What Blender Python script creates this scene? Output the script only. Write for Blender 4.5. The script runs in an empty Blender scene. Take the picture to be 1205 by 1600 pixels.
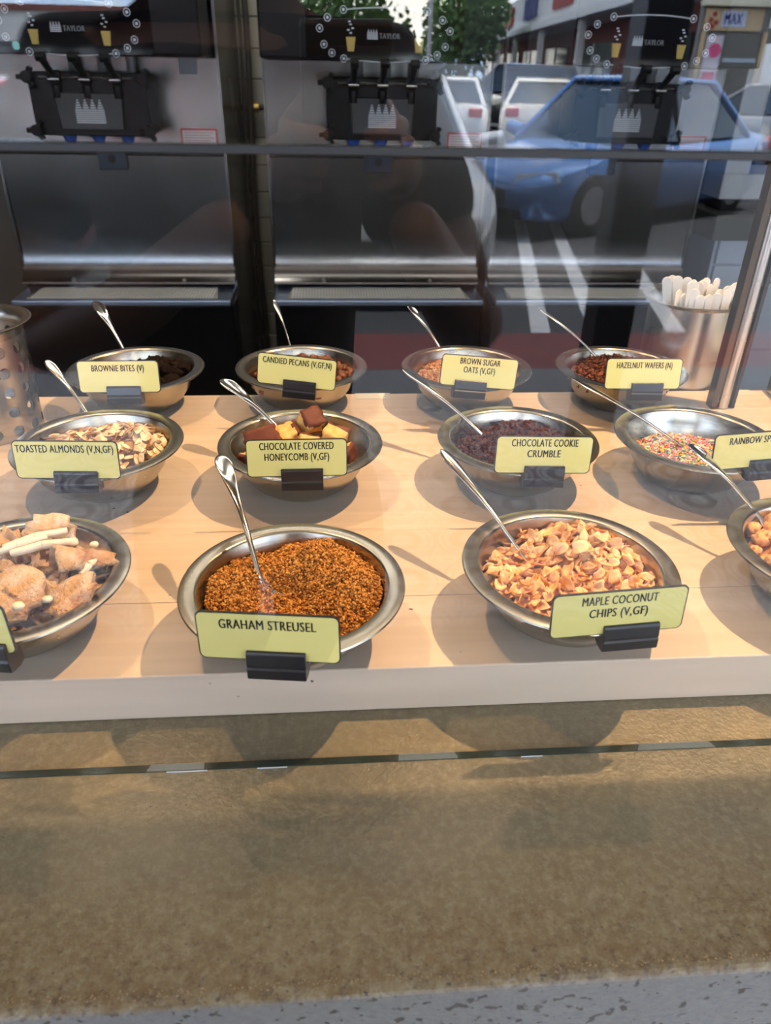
import bpy, bmesh, math, random
import numpy as np
from math import sin, cos, pi, radians as R, sqrt
from mathutils import Vector, Matrix, noise

# ------------------------------------------------------------------ camera, sky, sun, lamps, exposure
sc = bpy.context.scene
COL = sc.collection
CAM = Vector((0.0, -0.344, 0.406))
PITCH, YAW, ROLL, FPX = R(31.12), R(4.64), R(1.24), 1155.0
F_ = Vector((sin(YAW)*cos(PITCH), cos(YAW)*cos(PITCH), -sin(PITCH)))
R0 = Vector((cos(YAW), -sin(YAW), 0)); U0 = R0.cross(F_)
R_ = R0*cos(ROLL) + U0*sin(ROLL); U_ = U0*cos(ROLL) - R0*sin(ROLL)
cd = bpy.data.cameras.new('camera'); cam = bpy.data.objects.new('camera', cd); COL.objects.link(cam)
cam.matrix_world = Matrix(((R_.x, U_.x, -F_.x, CAM.x), (R_.y, U_.y, -F_.y, CAM.y), (R_.z, U_.z, -F_.z, CAM.z), (0, 0, 0, 1)))
cd.sensor_fit = 'VERTICAL'; cd.sensor_height = 36.0; cd.lens = FPX/1600*36; cd.clip_start = 0.004; cd.clip_end = 500
cd.dof.use_dof = True; cd.dof.focus_distance = 0.66; cd.dof.aperture_fstop = 10.5
sc.camera = cam
sc.view_settings.view_transform = 'Standard'; sc.view_settings.look = 'None'
sc.view_settings.gamma = 1.0; sc.view_settings.use_curve_mapping = False
sc.view_settings.exposure = -0.12
sc.cycles.caustics_reflective = False; sc.cycles.caustics_refractive = False
sc.cycles.sample_clamp_indirect = 6.0; sc.cycles.use_denoising = True
sc.cycles.transparent_max_bounces = 16; sc.cycles.max_bounces = 10

wd = bpy.data.worlds.new('sky'); sc.world = wd; wd.use_nodes = True
nt = wd.node_tree; nt.nodes.clear()
def wn(t, **k):
    n = nt.nodes.new(t)
    for a, b in k.items(): setattr(n, a, b)
    return n
tc = wn('ShaderNodeTexCoord'); mp = wn('ShaderNodeMapping'); mp.inputs['Scale'].default_value = (1, 1, 2.4)
nz = wn('ShaderNodeTexNoise'); nz.inputs['Scale'].default_value = 3.4; nz.inputs['Detail'].default_value = 6; nz.inputs['Roughness'].default_value = .58
cr = wn('ShaderNodeValToRGB'); cr.color_ramp.elements[0].position = .46; cr.color_ramp.elements[1].position = .62
sx = wn('ShaderNodeSeparateXYZ'); gr = wn('ShaderNodeValToRGB')
gr.color_ramp.elements[0].position = 0.0; gr.color_ramp.elements[0].color = (.52, .68, .95, 1)
gr.color_ramp.elements[1].position = .8; gr.color_ramp.elements[1].color = (.20, .36, .70, 1)
mx = wn('ShaderNodeMix', data_type='RGBA'); mx.inputs[7].default_value = (1.36, 1.31, 1.22, 1)
bg = wn('ShaderNodeBackground'); bg.inputs['Strength'].default_value = 7.5; wo = wn('ShaderNodeOutputWorld')
L = nt.links.new
L(tc.outputs['Generated'], mp.inputs['Vector']); L(mp.outputs[0], nz.inputs['Vector']); L(nz.outputs['Fac'], cr.inputs[0])
L(tc.outputs['Generated'], sx.inputs[0]); L(sx.outputs['Z'], gr.inputs[0]); L(gr.outputs[0], mx.inputs[6]); L(cr.outputs[0], mx.inputs[0])
L(mx.outputs[2], bg.inputs[0]); L(bg.outputs[0], wo.inputs[0])

def lamp(name, kind, loc, power, color, target=None, **k):
    l = bpy.data.lights.new(name, kind); l.energy = power; l.color = color
    for a, b in k.items(): setattr(l, a, b)
    o = bpy.data.objects.new(name, l); COL.objects.link(o); o.location = loc
    if target is not None:
        o.rotation_euler = (Vector(target)-Vector(loc)).to_track_quat('-Z', 'Y').to_euler()
    return o
lamp('sun', 'SUN', (0, -20, 30), 42, (1, .95, .86), (-9, -17, 0), angle=.009)
WARM = (1, .63, .32)
lamp('ceiling_spot', 'SPOT', (.74, .39, 1.46), 150, WARM, (.22, .25, 0), spot_size=R(75), spot_blend=.5, shadow_soft_size=.012)
lamp('ceiling_spot', 'SPOT', (-.50, .42, 1.46), 42, WARM, (-.05, .25, 0), spot_size=R(80), spot_blend=.5, shadow_soft_size=.012)
lamp('ceiling_spot', 'SPOT', (-.47, 1.05, 1.6), 15, WARM, (-.2, .1, 0), spot_size=R(70), spot_blend=.5, shadow_soft_size=.02)
lamp('ceiling_spot', 'SPOT', (.60, 1.05, 1.6), 15, WARM, (.3, .1, 0), spot_size=R(70), spot_blend=.5, shadow_soft_size=.02)
lamp('interior_fill_light', 'AREA', (.2, 1.35, 1.66), 9, (1, .93, .83), (.2, 1.7, 0), shape='RECTANGLE', size=2.6, size_y=.35)  # added overhead fill for the room, not a known fixture

lamp('interior_fill_light', 'AREA', (-.2, 2.0, 1.66), 13, (1, .93, .83), (-.22, 2.75, .2), shape='RECTANGLE', size=.8, size_y=.2)  # added fill that brightens the tiled strip of the back wall

# ------------------------------------------------------------------ materials
MATS = {}
def mat(name, col, rough=.5, metal=0.0, spec=.5, bump=None, var=None, rnd=0, coat=0, emit=0, trans=0, sss=0, aniso=0, obj_coords=True):
    """var: (colour2, scale, lo, hi, detail); bump: (scale, strength, distance)"""
    if name in MATS: return MATS[name]
    m = bpy.data.materials.new(name); m.use_nodes = True; t = m.node_tree; b = t.nodes['Principled BSDF']
    b.inputs['Base Color'].default_value = (*col, 1); b.inputs['Roughness'].default_value = rough
    b.inputs['Metallic'].default_value = metal; b.inputs['Specular IOR Level'].default_value = spec
    b.inputs['Coat Weight'].default_value = coat
    if trans: b.inputs['Transmission Weight'].default_value = trans
    if sss: b.inputs['Subsurface Weight'].default_value = sss; b.inputs['Subsurface Scale'].default_value = .003
    if aniso: b.inputs['Anisotropic'].default_value = aniso
    if emit: b.inputs['Emission Color'].default_value = (*col, 1); b.inputs['Emission Strength'].default_value = emit
    c = t.nodes.new('ShaderNodeTexCoord'); last = None
    def nn(s, d=4, r=.55):
        n = t.nodes.new('ShaderNodeTexNoise'); n.inputs['Scale'].default_value = s; n.inputs['Detail'].default_value = d
        n.inputs['Roughness'].default_value = r; t.links.new(c.outputs['Object'], n.inputs['Vector']); return n
    if var:
        for i, (c2, s, lo, hi, d) in enumerate(var if isinstance(var, list) else [var]):
            n = nn(s, d); rp = t.nodes.new('ShaderNodeValToRGB'); rp.color_ramp.elements[0].position = lo; rp.color_ramp.elements[1].position = hi
            t.links.new(n.outputs['Fac'], rp.inputs[0]); x = t.nodes.new('ShaderNodeMix'); x.data_type = 'RGBA'
            t.links.new(rp.outputs[0], x.inputs[0]); x.inputs[7].default_value = (*c2, 1)
            if last: t.links.new(last, x.inputs[6])
            else: x.inputs[6].default_value = (*col, 1)
            last = x.outputs[2]
    if rnd:
        oi = t.nodes.new('ShaderNodeObjectInfo'); mr = t.nodes.new('ShaderNodeMapRange'); mr.inputs[3].default_value = 1-rnd; mr.inputs[4].default_value = 1+rnd
        t.links.new(oi.outputs['Random'], mr.inputs[0]); hs = t.nodes.new('ShaderNodeHueSaturation'); t.links.new(mr.outputs[0], hs.inputs['Value'])
        if last: t.links.new(last, hs.inputs['Color'])
        else: hs.inputs['Color'].default_value = (*col, 1)
        last = hs.outputs[0]
    if last: t.links.new(last, b.inputs['Base Color'])
    if bump:
        n = nn(bump[0], 5); bp = t.nodes.new('ShaderNodeBump'); bp.inputs['Strength'].default_value = bump[1]; bp.inputs['Distance'].default_value = bump[2]
        t.links.new(n.outputs['Fac'], bp.inputs['Height']); t.links.new(bp.outputs[0], b.inputs['Normal'])
    MATS[name] = m; return m
def nodes_of(m): return m.node_tree, m.node_tree.nodes['Principled BSDF']

def m_glass(name, k0):
    m = bpy.data.materials.new(name); m.use_nodes = True; t = m.node_tree; t.nodes.clear()
    g = t.nodes.new('ShaderNodeNewGeometry'); x = t.nodes.new('ShaderNodeMix'); x.inputs[2].default_value = k0; x.inputs[3].default_value = 1/k0
    t.links.new(g.outputs['Backfacing'], x.inputs[0]); f = t.nodes.new('ShaderNodeFresnel'); t.links.new(x.outputs[0], f.inputs['IOR'])
    a = t.nodes.new('ShaderNodeBsdfTransparent'); a.inputs[0].default_value = (.985, .99, .985, 1); b = t.nodes.new('ShaderNodeBsdfGlossy'); b.inputs['Roughness'].default_value = 0
    mm = t.nodes.new('ShaderNodeMixShader'); o = t.nodes.new('ShaderNodeOutputMaterial')
    t.links.new(f.outputs[0], mm.inputs[0]); t.links.new(a.outputs[0], mm.inputs[1]); t.links.new(b.outputs[0], mm.inputs[2]); t.links.new(mm.outputs[0], o.inputs[0])
    return m
GLASS = m_glass('clear_glass', 1.5)

def m_steel(name, col=(.62, .60, .56), rough=.24, axis=None, scale=(1, 1, 300), strength=.06, metal=1):
    m = mat(name, col, rough, metal); t, b = nodes_of(m)
    c = t.nodes.new('ShaderNodeTexCoord'); mpn = t.nodes.new('ShaderNodeMapping'); mpn.inputs['Scale'].default_value = scale
    n = t.nodes.new('ShaderNodeTexNoise'); n.inputs['Scale'].default_value = 6; n.inputs['Detail'].default_value = 4
    t.links.new(c.outputs['Object'], mpn.inputs[0]); t.links.new(mpn.outputs[0], n.inputs['Vector'])
    bp = t.nodes.new('ShaderNodeBump'); bp.inputs['Strength'].default_value = strength; bp.inputs['Distance'].default_value = .002
    t.links.new(n.outputs['Fac'], bp.inputs['Height']); t.links.new(bp.outputs[0], b.inputs['Normal'])
    n2 = t.nodes.new('ShaderNodeTexNoise'); n2.inputs['Scale'].default_value = 5; t.links.new(c.outputs['Object'], n2.inputs['Vector'])
    mr = t.nodes.new('ShaderNodeMapRange'); mr.inputs[3].default_value = rough*.75; mr.inputs[4].default_value = rough*1.3
    t.links.new(n2.outputs['Fac'], mr.inputs[0]); t.links.new(mr.outputs[0], b.inputs['Roughness'])
    return m
BOWL = m_steel('brushed_bowl_steel', (.44, .405, .335), .25, scale=(1, 1, 220), strength=.05)
PANEL = m_steel('brushed_panel_steel', (.235, .23, .228), .24, scale=(60, 1, 1), strength=.03)
SPOON = mat('polished_spoon_steel', (.72, .70, .66), .12, 1)
TUBE = m_steel('brushed_tube_steel', (.52, .51, .49), .27, scale=(200, 200, 1), strength=.05)
BLACK = mat('satin_black_plastic', (.006, .006, .007), .32, spec=.18)
GLOSSBLK = mat('gloss_black_screen', (.004, .004, .006), .06, coat=.3)
RUBBER = mat('black_rubber', (.01, .01, .01), .6)

def m_wood():
    m = mat('bleached_maple', (.60, .49, .36), .42, bump=(300, .05, .001)); t, b = nodes_of(m)
    c = t.nodes.new('ShaderNodeTexCoord'); mpn = t.nodes.new('ShaderNodeMapping'); mpn.inputs['Scale'].default_value = (1.5, 38, 20)
    n = t.nodes.new('ShaderNodeTexNoise'); n.inputs['Scale'].default_value = 2.2; n.inputs['Detail'].default_value = 6; n.inputs['Distortion'].default_value = .4
    t.links.new(c.outputs['Object'], mpn.inputs[0]); t.links.new(mpn.outputs[0], n.inputs['Vector'])
    rp = t.nodes.new('ShaderNodeValToRGB'); e = rp.color_ramp.elements; e[0].position = .3; e[0].color = (.58, .46, .35, 1); e[1].position = .7; e[1].color = (.66, .535, .42, 1)
    t.links.new(n.outputs['Fac'], rp.inputs[0])
    v = t.nodes.new('ShaderNodeTexNoise'); v.inputs['Scale'].default_value = 140; v.inputs['Detail'].default_value = 1
    t.links.new(c.outputs['Object'], v.inputs['Vector']); r2 = t.nodes.new('ShaderNodeValToRGB'); r2.color_ramp.elements[0].position = .79; r2.color_ramp.elements[1].position = .83
    t.links.new(v.outputs['Fac'], r2.inputs[0]); x = t.nodes.new('ShaderNodeMix'); x.data_type = 'RGBA'; x.inputs[7].default_value = (.12, .09, .06, 1)
    oi = t.nodes.new('ShaderNodeObjectInfo'); mr = t.nodes.new('ShaderNodeMapRange'); mr.inputs[3].default_value = .975; mr.inputs[4].default_value = 1.02
    hs = t.nodes.new('ShaderNodeHueSaturation'); t.links.new(oi.outputs['Random'], mr.inputs[0]); t.links.new(mr.outputs[0], hs.inputs['Value']); t.links.new(rp.outputs[0], hs.inputs['Color'])
    t.links.new(r2.outputs[0], x.inputs[0]); t.links.new(hs.outputs[0], x.inputs[6]); t.links.new(x.outputs[2], b.inputs['Base Color'])
    return m
WOOD = m_wood()

def m_concrete():
    m = mat('sealed_concrete', (.16, .135, .095), .27, bump=(300, .5, .0015)); t, b = nodes_of(m)
    c = t.nodes.new('ShaderNodeTexCoord'); prev = None
    sp = t.nodes.new('ShaderNodeSeparateXYZ'); t.links.new(c.outputs['Object'], sp.inputs[0])
    def layer(prev, colr, s, lo, hi, d=5, mask=None, r=.6):
        n = t.nodes.new('ShaderNodeTexNoise'); n.inputs['Scale'].default_value = s; n.inputs['Detail'].default_value = d; n.inputs['Roughness'].default_value = r
        t.links.new(c.outputs['Object'], n.inputs['Vector']); rp = t.nodes.new('ShaderNodeValToRGB'); rp.color_ramp.elements[0].position = lo; rp.color_ramp.elements[1].position = hi
        t.links.new(n.outputs['Fac'], rp.inputs[0]); x = t.nodes.new('ShaderNodeMix'); x.data_type = 'RGBA'; x.inputs[7].default_value = (*colr, 1)
        if mask is not None:
            mu = t.nodes.new('ShaderNodeMath'); mu.operation = 'MULTIPLY'; t.links.new(rp.outputs[0], mu.inputs[0]); t.links.new(mask, mu.inputs[1]); t.links.new(mu.outputs[0], x.inputs[0])
        else: t.links.new(rp.outputs[0], x.inputs[0])
        if prev is None: x.inputs[6].default_value = (.225, .188, .110, 1)
        else: t.links.new(prev, x.inputs[6])
        return x.outputs[2]
    # worn brown stain towards the customer's edge
    mk = t.nodes.new('ShaderNodeMapRange'); mk.inputs[1].default_value = -.065; mk.inputs[2].default_value = -.15; mk.inputs[3].default_value = 0; mk.inputs[4].default_value = 1
    t.links.new(sp.outputs['Y'], mk.inputs[0]); M = mk.outputs[0]
    p = layer(None, (.145, .125, .082), 11, .25, .75, 9, None, .7)
    p = layer(p, (.150, .090, .028), 22, .30, .66, 9, M, .72); p = layer(p, (.085, .055, .028), 95, .48, .62, 6, M, .8)
    p = layer(p, (.26, .225, .145), 160, .46, .70, 7, None, .8)
    p = layer(p, (.035, .028, .022), 210, .60, .70, 4, M)
    p = layer(p, (.045, .04, .035), 330, .72, .76, 2)
    # blue-grey bare concrete on the outer face
    fk = t.nodes.new('ShaderNodeMapRange'); fk.inputs[1].default_value = -.1475; fk.inputs[2].default_value = -.1495
    t.links.new(sp.outputs['Y'], fk.inputs[0]); x = t.nodes.new('ShaderNodeMix'); x.data_type = 'RGBA'; t.links.new(fk.outputs[0], x.inputs[0])
    t.links.new(p, x.inputs[6]); q = t.nodes.new('ShaderNodeMix'); q.data_type = 'RGBA'; q.inputs[6].default_value = (.165, .172, .172, 1); q.inputs[7].default_value = (.03, .03, .035, 1)
    n = t.nodes.new('ShaderNodeTexNoise'); n.inputs['Scale'].default_value = 150; n.inputs['Detail'].default_value = 2; t.links.new(c.outputs['Object'], n.inputs['Vector'])
    rp = t.nodes.new('ShaderNodeValToRGB'); rp.color_ramp.elements[0].position = .62; rp.color_ramp.elements[1].position = .66
    t.links.new(n.outputs['Fac'], rp.inputs[0]); t.links.new(rp.outputs[0], q.inputs[0]); t.links.new(q.outputs[2], x.inputs[7]); t.links.new(x.outputs[2], b.inputs['Base Color'])
    return m
CONC = m_concrete()

# ------------------------------------------------------------------ mesh helpers
class MB:
    def __init__(s): s.v = []; s.f = []; s.m = []; s.cut = []
    def mark(s): s.cut.append((len(s.v), len(s.f))); return s
    def build_each(s, name, mats, parent=None, **k):
        out = []; c = s.cut+[(len(s.v), len(s.f))]
        for (v0, f0), (v1, f1) in zip(c[:-1], c[1:]):
            b = MB(); b.v = s.v[v0:v1]; b.f = [tuple(i-v0 for i in f) for f in s.f[f0:f1]]; b.m = s.m[f0:f1]; out.append(b.build(name, mats, parent, **k))
        return out
    def add(s, vs, fs, mi=0, mtx=None):
        o = len(s.v); s.v += [tuple(mtx @ Vector(p)) if mtx is not None else tuple(p) for p in vs]
        s.f += [tuple(i+o for i in f) for f in fs]; s.m += [mi]*len(fs); return s
    def box(s, x0, x1, y0, y1, z0, z1, mi=0, mtx=None):
        return s.add([(x0,y0,z0),(x1,y0,z0),(x1,y1,z0),(x0,y1,z0),(x0,y0,z1),(x1,y0,z1),(x1,y1,z1),(x0,y1,z1)],
                     [(0,3,2,1),(4,5,6,7),(0,1,5,4),(1,2,6,5),(2,3,7,6),(3,0,4,7)], mi, mtx)
    def lathe(s, prof, n=48, mi=0, mtx=None, close=False):
        vs = []; fs = []; k = len(prof)
        for r, z in prof:
            for i in range(n): a = 2*pi*i/n; vs.append((r*cos(a), r*sin(a), z))
        for j in range(k-1):
            for i in range(n): fs.append((j*n+i, j*n+(i+1) % n, (j+1)*n+(i+1) % n, (j+1)*n+i))
        return s.add(vs, fs, mi, mtx)
    def cyl(s, a, b, r, n=16, r2=None, mi=0, cap=True):
        a = Vector(a); b = Vector(b); q = (b-a).to_track_quat('Z', 'Y').to_matrix().to_4x4(); q.translation = a; L_ = (b-a).length; r2 = r if r2 is None else r2
        vs = [(r*cos(2*pi*i/n), r*sin(2*pi*i/n), 0) for i in range(n)]+[(r2*cos(2*pi*i/n), r2*sin(2*pi*i/n), L_) for i in range(n)]
        fs = [(i, (i+1) % n, n+(i+1) % n, n+i) for i in range(n)]
        if cap: fs += [tuple(range(n-1, -1, -1)), tuple(range(n, 2*n))]
        return s.add(vs, fs, mi, q)
    def prism(s, poly, x0, x1, mi=0, mtx=None):   # poly in (y,z), extruded along x
        n = len(poly); vs = [(x0, y, z) for y, z in poly]+[(x1, y, z) for y, z in poly]
        return s.add(vs, [(i, (i+1) % n, n+(i+1) % n, n+i) for i in range(n)]+[tuple(range(n-1, -1, -1)), tuple(range(n, 2*n))], mi, mtx)
    def plate(s, poly, y0, y1, mi=0, mtx=None):    # poly in (x,z), extruded along y
        n = len(poly); vs = [(x, y0, z) for x, z in poly]+[(x, y1, z) for x, z in poly]
        return s.add(vs, [(i, (i+1) % n, n+(i+1) % n, n+i) for i in range(n)]+[tuple(range(n-1, -1, -1)), tuple(range(n, 2*n))], mi, mtx)
    def build(s, name, mats, parent=None, smooth=False, bevel=0, seg=2, recalc=True, **tg):
        me = bpy.data.meshes.new(name); me.from_pydata(s.v, [], s.f)
        for m in (mats if isinstance(mats, (list, tuple)) else [mats]): me.materials.append(m)
        me.polygons.foreach_set('material_index', s.m)
        if recalc:
            bm = bmesh.new(); bm.from_mesh(me); bmesh.ops.recalc_face_normals(bm, faces=bm.faces)
            if bevel: 
                ed = [e for e in bm.edges if len(e.link_faces) == 2 and e.calc_face_angle(0) > .5]
                bmesh.ops.bevel(bm, geom=ed, offset=bevel, segments=seg, profile=.5, affect='EDGES', clamp_overlap=True)
            bm.to_mesh(me); bm.free()
        if smooth:
            me.polygons.foreach_set('use_smooth', [True]*len(me.polygons))
            try: me.set_sharp_from_angle(angle=R(smooth if smooth > 1 else 40))
            except Exception: pass
        return link(name, me, parent, **tg)
def link(name, me, parent=None, **tg):
    o = bpy.data.objects.new(name, me); COL.objects.link(o)
    if parent is not None: o.parent = parent
    for k, v in tg.items(): o[k] = v
    return o
def thing(name, loc=(0, 0, 0), rot=(0, 0, 0), **tg):
    o = bpy.data.objects.new(name, None); COL.objects.link(o); o.location = loc; o.rotation_euler = rot; o.empty_display_size = .05
    for k, v in tg.items(): o[k] = v
    return o
def copy_tree(o, parent=None):
    c = o.copy(); COL.objects.link(c)
    if parent is not None: c.parent = parent
    for ch in [x for x in sc.objects if x.parent == o]: copy_tree(ch, c)
    return c
def rrect(w, h, r, n=5):
    p = []
    for cx, cz, a0 in ((w/2-r, h/2-r, 0), (-w/2+r, h/2-r, 90), (-w/2+r, -h/2+r, 180), (w/2-r, -h/2+r, 270)):
        for i in range(n+1): a = R(a0+90*i/n); p.append((cx+r*cos(a), cz+r*sin(a)))
    return p
def text_mesh(txt, width, height, shear=0, bold=-.001, fat=.034):
    cu = bpy.data.curves.new('text', 'FONT'); cu.body = txt; cu.size = 1; cu.align_x = 'CENTER'; cu.offset = bold; cu.extrude = 0; cu.resolution_u = 3; cu.shear = shear
    cu.space_character = 1.08
    o = bpy.data.objects.new('text', cu); COL.objects.link(o); bpy.context.view_layer.update()
    me = bpy.data.meshes.new_from_object(o.evaluated_get(bpy.context.evaluated_depsgraph_get()))
    bpy.data.objects.remove(o); n = len(me.vertices); a = np.empty(n*3); me.vertices.foreach_get('co', a); a = a.reshape(-1, 3)
    x0, x1 = a[:, 0].min(), a[:, 0].max(); capz = .72
    out = np.zeros_like(a); out[:, 0] = (a[:, 0]-(x0+x1)/2)*width/(x1-x0); out[:, 2] = (a[:, 1]-capz/2)*height/capz
    me.vertices.foreach_set('co', out.ravel()); me.update()
    k_ = width/(x1-x0)*fat; bm = bmesh.new()
    for d_ in (-1, 0, 1):
        n0 = len(bm.verts); bm.from_mesh(me); bm.verts.ensure_lookup_table()
        for v in bm.verts[n0:]: v.co.x += d_*k_
    bm.to_mesh(me); bm.free(); return me
def lump(seed, sx_, sy_, sz_, amp=.25, freq=1.6, sub=2, sharp=0, cut=None):
    """irregular closed lump (icosphere or rounded cube pushed by noise)"""
    bm = bmesh.new()
    if sharp: 
        bmesh.ops.create_cube(bm, size=1.5); bmesh.ops.subdivide_edges(bm, edges=bm.edges, cuts=sub, use_grid_fill=True)
    else: bmesh.ops.create_icosphere(bm, subdivisions=sub, radius=1)
    off = Vector((seed*7.31, seed*3.7, seed*1.9))
    for v in bm.verts:
        p = v.co.copy()
        if sharp: p = p.lerp(p.normalized(), 1-sharp)
        d = noise.noise(p*freq+off)*amp + noise.noise(p*freq*2.7+off)*amp*.4
        p = p*(1+d); v.co = (p.x*sx_, p.y*sy_, p.z*sz_)
    me = bpy.data.meshes.new('lump'); bm.to_mesh(me); bm.free()
    me.polygons.foreach_set('use_smooth', [True]*len(me.polygons)); return me
def flake_mesh(seed, w, l, th, curl, irr=.3, n=9, rough=0):
    """thin curved flake with an irregular outline, thickness th"""
    rr = random.Random(seed); bm = bmesh.new(); rings = [0, .5, 1]
    rad = [1+rr.uniform(-irr, irr) for _ in range(n)]; top = []; bot = []
    cx_, tw = curl*rr.uniform(.6, 1.3), rr.uniform(-.5, .5)
    def P(r, i, s):
        a = 2*pi*i/n; x = r*rad[i % n]*cos(a); y = r*rad[i % n]*sin(a)
        z = cx_*(x*x) + tw*curl*x*y + (rough*noise.noise(Vector((x*2, y*2, seed))) if rough else 0)
        return (x*w/2, y*l/2, z*w/2 + s*th/2)
    def side(s):
        c = bm.verts.new(P(0, 0, s)); A = [bm.verts.new(P(.55, i, s)) for i in range(n)]; B = [bm.verts.new(P(1, i, s)) for i in range(n)]
        return c, A, B
    c1, A1, B1 = side(1); c2, A2, B2 = side(-1)
    for i in range(n):
        j = (i+1) % n
        bm.faces.new((c1, A1[i], A1[j])); bm.faces.new((A1[i], B1[i], B1[j], A1[j]))
        bm.faces.new((c2, A2[j], A2[i])); bm.faces.new((A2[j], B2[j], B2[i], A2[i])); f = bm.faces.new((B1[i], B2[i], B2[j], B1[j])); f.material_index = 1
    me = bpy.data.meshes.new('flake'); bm.to_mesh(me); bm.free()
    me.polygons.foreach_set('use_smooth', [p.material_index == 0 for p in me.polygons]); return me
def with_mats(me, *ms):
    for m in ms: me.materials.append(m)
    return me
# ------------------------------------------------------------------ structure: counter, glass, shop room
FL = -1.09
def struct(mb, name, m, **k): return mb.build(name, m, kind='structure', **k)
plaster = mat('white_painted_plaster', (.30, .29, .27), .8, bump=(60, .1, .002))
darkpl = mat('charcoal_painted_wall', (.045, .045, .05), .7)
floorm = mat('dark_quarry_floor', (.035, .033, .034), .45, var=((.06, .055, .05), 6, .4, .6, 4))
struct(MB().box(-3.2, 4.2, .02, 3.4, FL-.1, FL), 'floor', floorm)
struct(MB().box(-3.2, 4.2, .0, 3.4, 1.70, 1.8), 'ceiling', plaster)
struct(MB().box(-3.3, -3.2, .0, 3.4, FL, 1.8), 'wall_left', plaster)
struct(MB().box(4.2, 4.3, .0, 3.4, FL, 1.8), 'wall_right', plaster)
struct(MB().box(-3.3, 4.3, .070, .101, .447, .86), 'trim_light_block', darkpl)       # unseen header, added above the window to cut lamp light off the ledge
struct(MB().box(-3.3, -1.9, -.03, .06, FL, 1.8), 'trim_2', plaster)    # piers either side of the window
struct(MB().box(2.9, 4.3, -.03, .06, FL, 1.8), 'trim_3', plaster)
# back wall with real subway tiles where it shows
grout = mat('grey_grout', (.16, .15, .13), .9); tile_m = mat('glazed_off_white_subway_tile', (.42, .40, .33), .22, rnd=.07, coat=.3)
wb = struct(MB().box(-3.2, 4.2, 2.76, 2.9, FL, 1.8), 'wall_back', grout)
tm = None
for j in range(19):
    for i in range(4):
        x = -.66 + i*.182 + (.091 if j % 2 else 0); z = -1.0+j*.0935
        if tm is None: tm = MB().box(-.0895, .0895, -.008, 0, -.045, .045).build('tile', tile_m, wb, bevel=.002, seg=1)
        else: o = tm.copy(); COL.objects.link(o); tm_last = o
        o = tm if (i == 0 and j == 0) else tm_last
        o.location = (x, 2.76, z)

# counter (cast concrete, L-shaped: top slab and customer-side apron)
mb = MB(); prof = [(-.149+.006, 0)]+[(-.143-.006*sin(R(a)), -.006+.006*cos(R(a))) for a in (22, 45, 68)]+[(-.149, -.006), (-.149, -.06), (-.139, -.075), (-.139, FL-.02), (-.06, FL-.02), (-.06, -.09), (.62, -.09), (.62, 0)]
mb.prism(prof, -1.89, 2.89)
counter = mb.build('concrete_counter', CONC, label='sealed brown speckled concrete counter running under the glass and out to the customer side', category='counter')

# wooden serving board made of edge-glued planks
board = thing('serving_board', (0, 0, 0), label='thick pale maple board carrying the rows of topping bowls behind the glass', category='board')
TB = .0411; ys = [.045, .128, .226, .331, .437, .555]
for a, b_ in zip(ys[:-1], ys[1:]):
    MB().box(-1.5, .94, a+.00004, b_-.00004, .0004, TB).build('plank', WOOD, board, bevel=.0012 if a < .05 else .0002, seg=2)
tape = mat('aged_clear_tape', (.62, .60, .52), .25)
for x0, x1 in ((-.305, -.225), (.03, .075), (-.42, -.37), (.50, .56)):
    MB().box(x0, x1, .538, .556, TB+.0001, TB+.0005).build('tape_strip', tape, board, label='strip of aged clear tape')

# glass screen: lower pane, upper double pane, joint profile, bottom seal
seal = mat('clear_silicone', (.35, .38, .36), .2); alu = mat('dull_aluminium', (.5, .52, .53), .3, 1)
gl = MB().box(-1.9, 2.9, -.003, .003, .0012, .3735).build('window_1', GLASS, kind='structure')
gu = thing('window_2', kind='structure')
MB().box(-1.9, 2.9, -.0035, -.0005, .3772, .50).build('pane', GLASS, gu)
MB().box(-1.9, 2.9, .0025, .0055, .3772, .50).build('pane', GLASS, gu)
MB().box(-1.9, 2.9, -.0042, .0062, .3740, .3766).build('rail', RUBBER, gu)
MB().box(-1.9, 2.9, -.0024, .0028, 0.0001, .0010).build('trim_4', mat('dark_green_glass_edge', (.02, .035, .03), .15), kind='structure')
mb = MB()
for x0, x1 in ((-.305, -.298), (-.115, -.088), (-.055, -.035), (.125, .140)): mb.mark(); mb.box(x0, x1, -.0036, -.0031, .0002, .0008)
mb.build_each('highlight_dash', mat('pale_highlight', (.6, .65, .7), .1), kind='structure')  # pale dashes put in as white highlights along the foot of the glass
struct(MB().box(-1.93, 2.93, .0, .06, .50, 1.7), 'trim_5', darkpl) if False else None

# stainless corner post right of the board
post = thing('steel_post', (.494, .500, TB), (0, 0, 0), label='brushed stainless square post standing at the right end of the board', category='post')
MB().cyl((.001, 0, .001), (.001, 0, .75), .0085, 24).build('tube', TUBE, post, smooth=40)
MB().box(-.0165, -.008, -.008, .008, .001, .75).build('channel', mat('bronze_channel', (.10, .075, .05), .25, .8), post, bevel=.001, label='bronze coloured side channel')
MB().box(.0105, .0155, -.006, .006, .001, .75).build('edge_strip', mat('dark_edge_strip', (.02, .02, .02), .3), post, bevel=.0008, label='dark edge strip')
tr = thing('steel_tray', (.68, .455, TB), (0, 0, R(-8)), label='shallow steel tray of pale paper behind the stainless post', category='tray')
mb = MB(); mb.box(-.11, .11, -.08, .08, .002, .004)
for s in (-1, 1): mb.box(s*.11-.002, s*.11+.002, -.08, .08, .002, .03); mb.box(-.11, .11, s*.08-.002, s*.08+.002, .002, .03)
mb.build('pan', TUBE, tr, bevel=.001); MB().box(-.1, .1, -.07, .07, .0045, .012).build('paper', mat('pale_green_paper', (.42, .47, .40), .8), tr)

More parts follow.
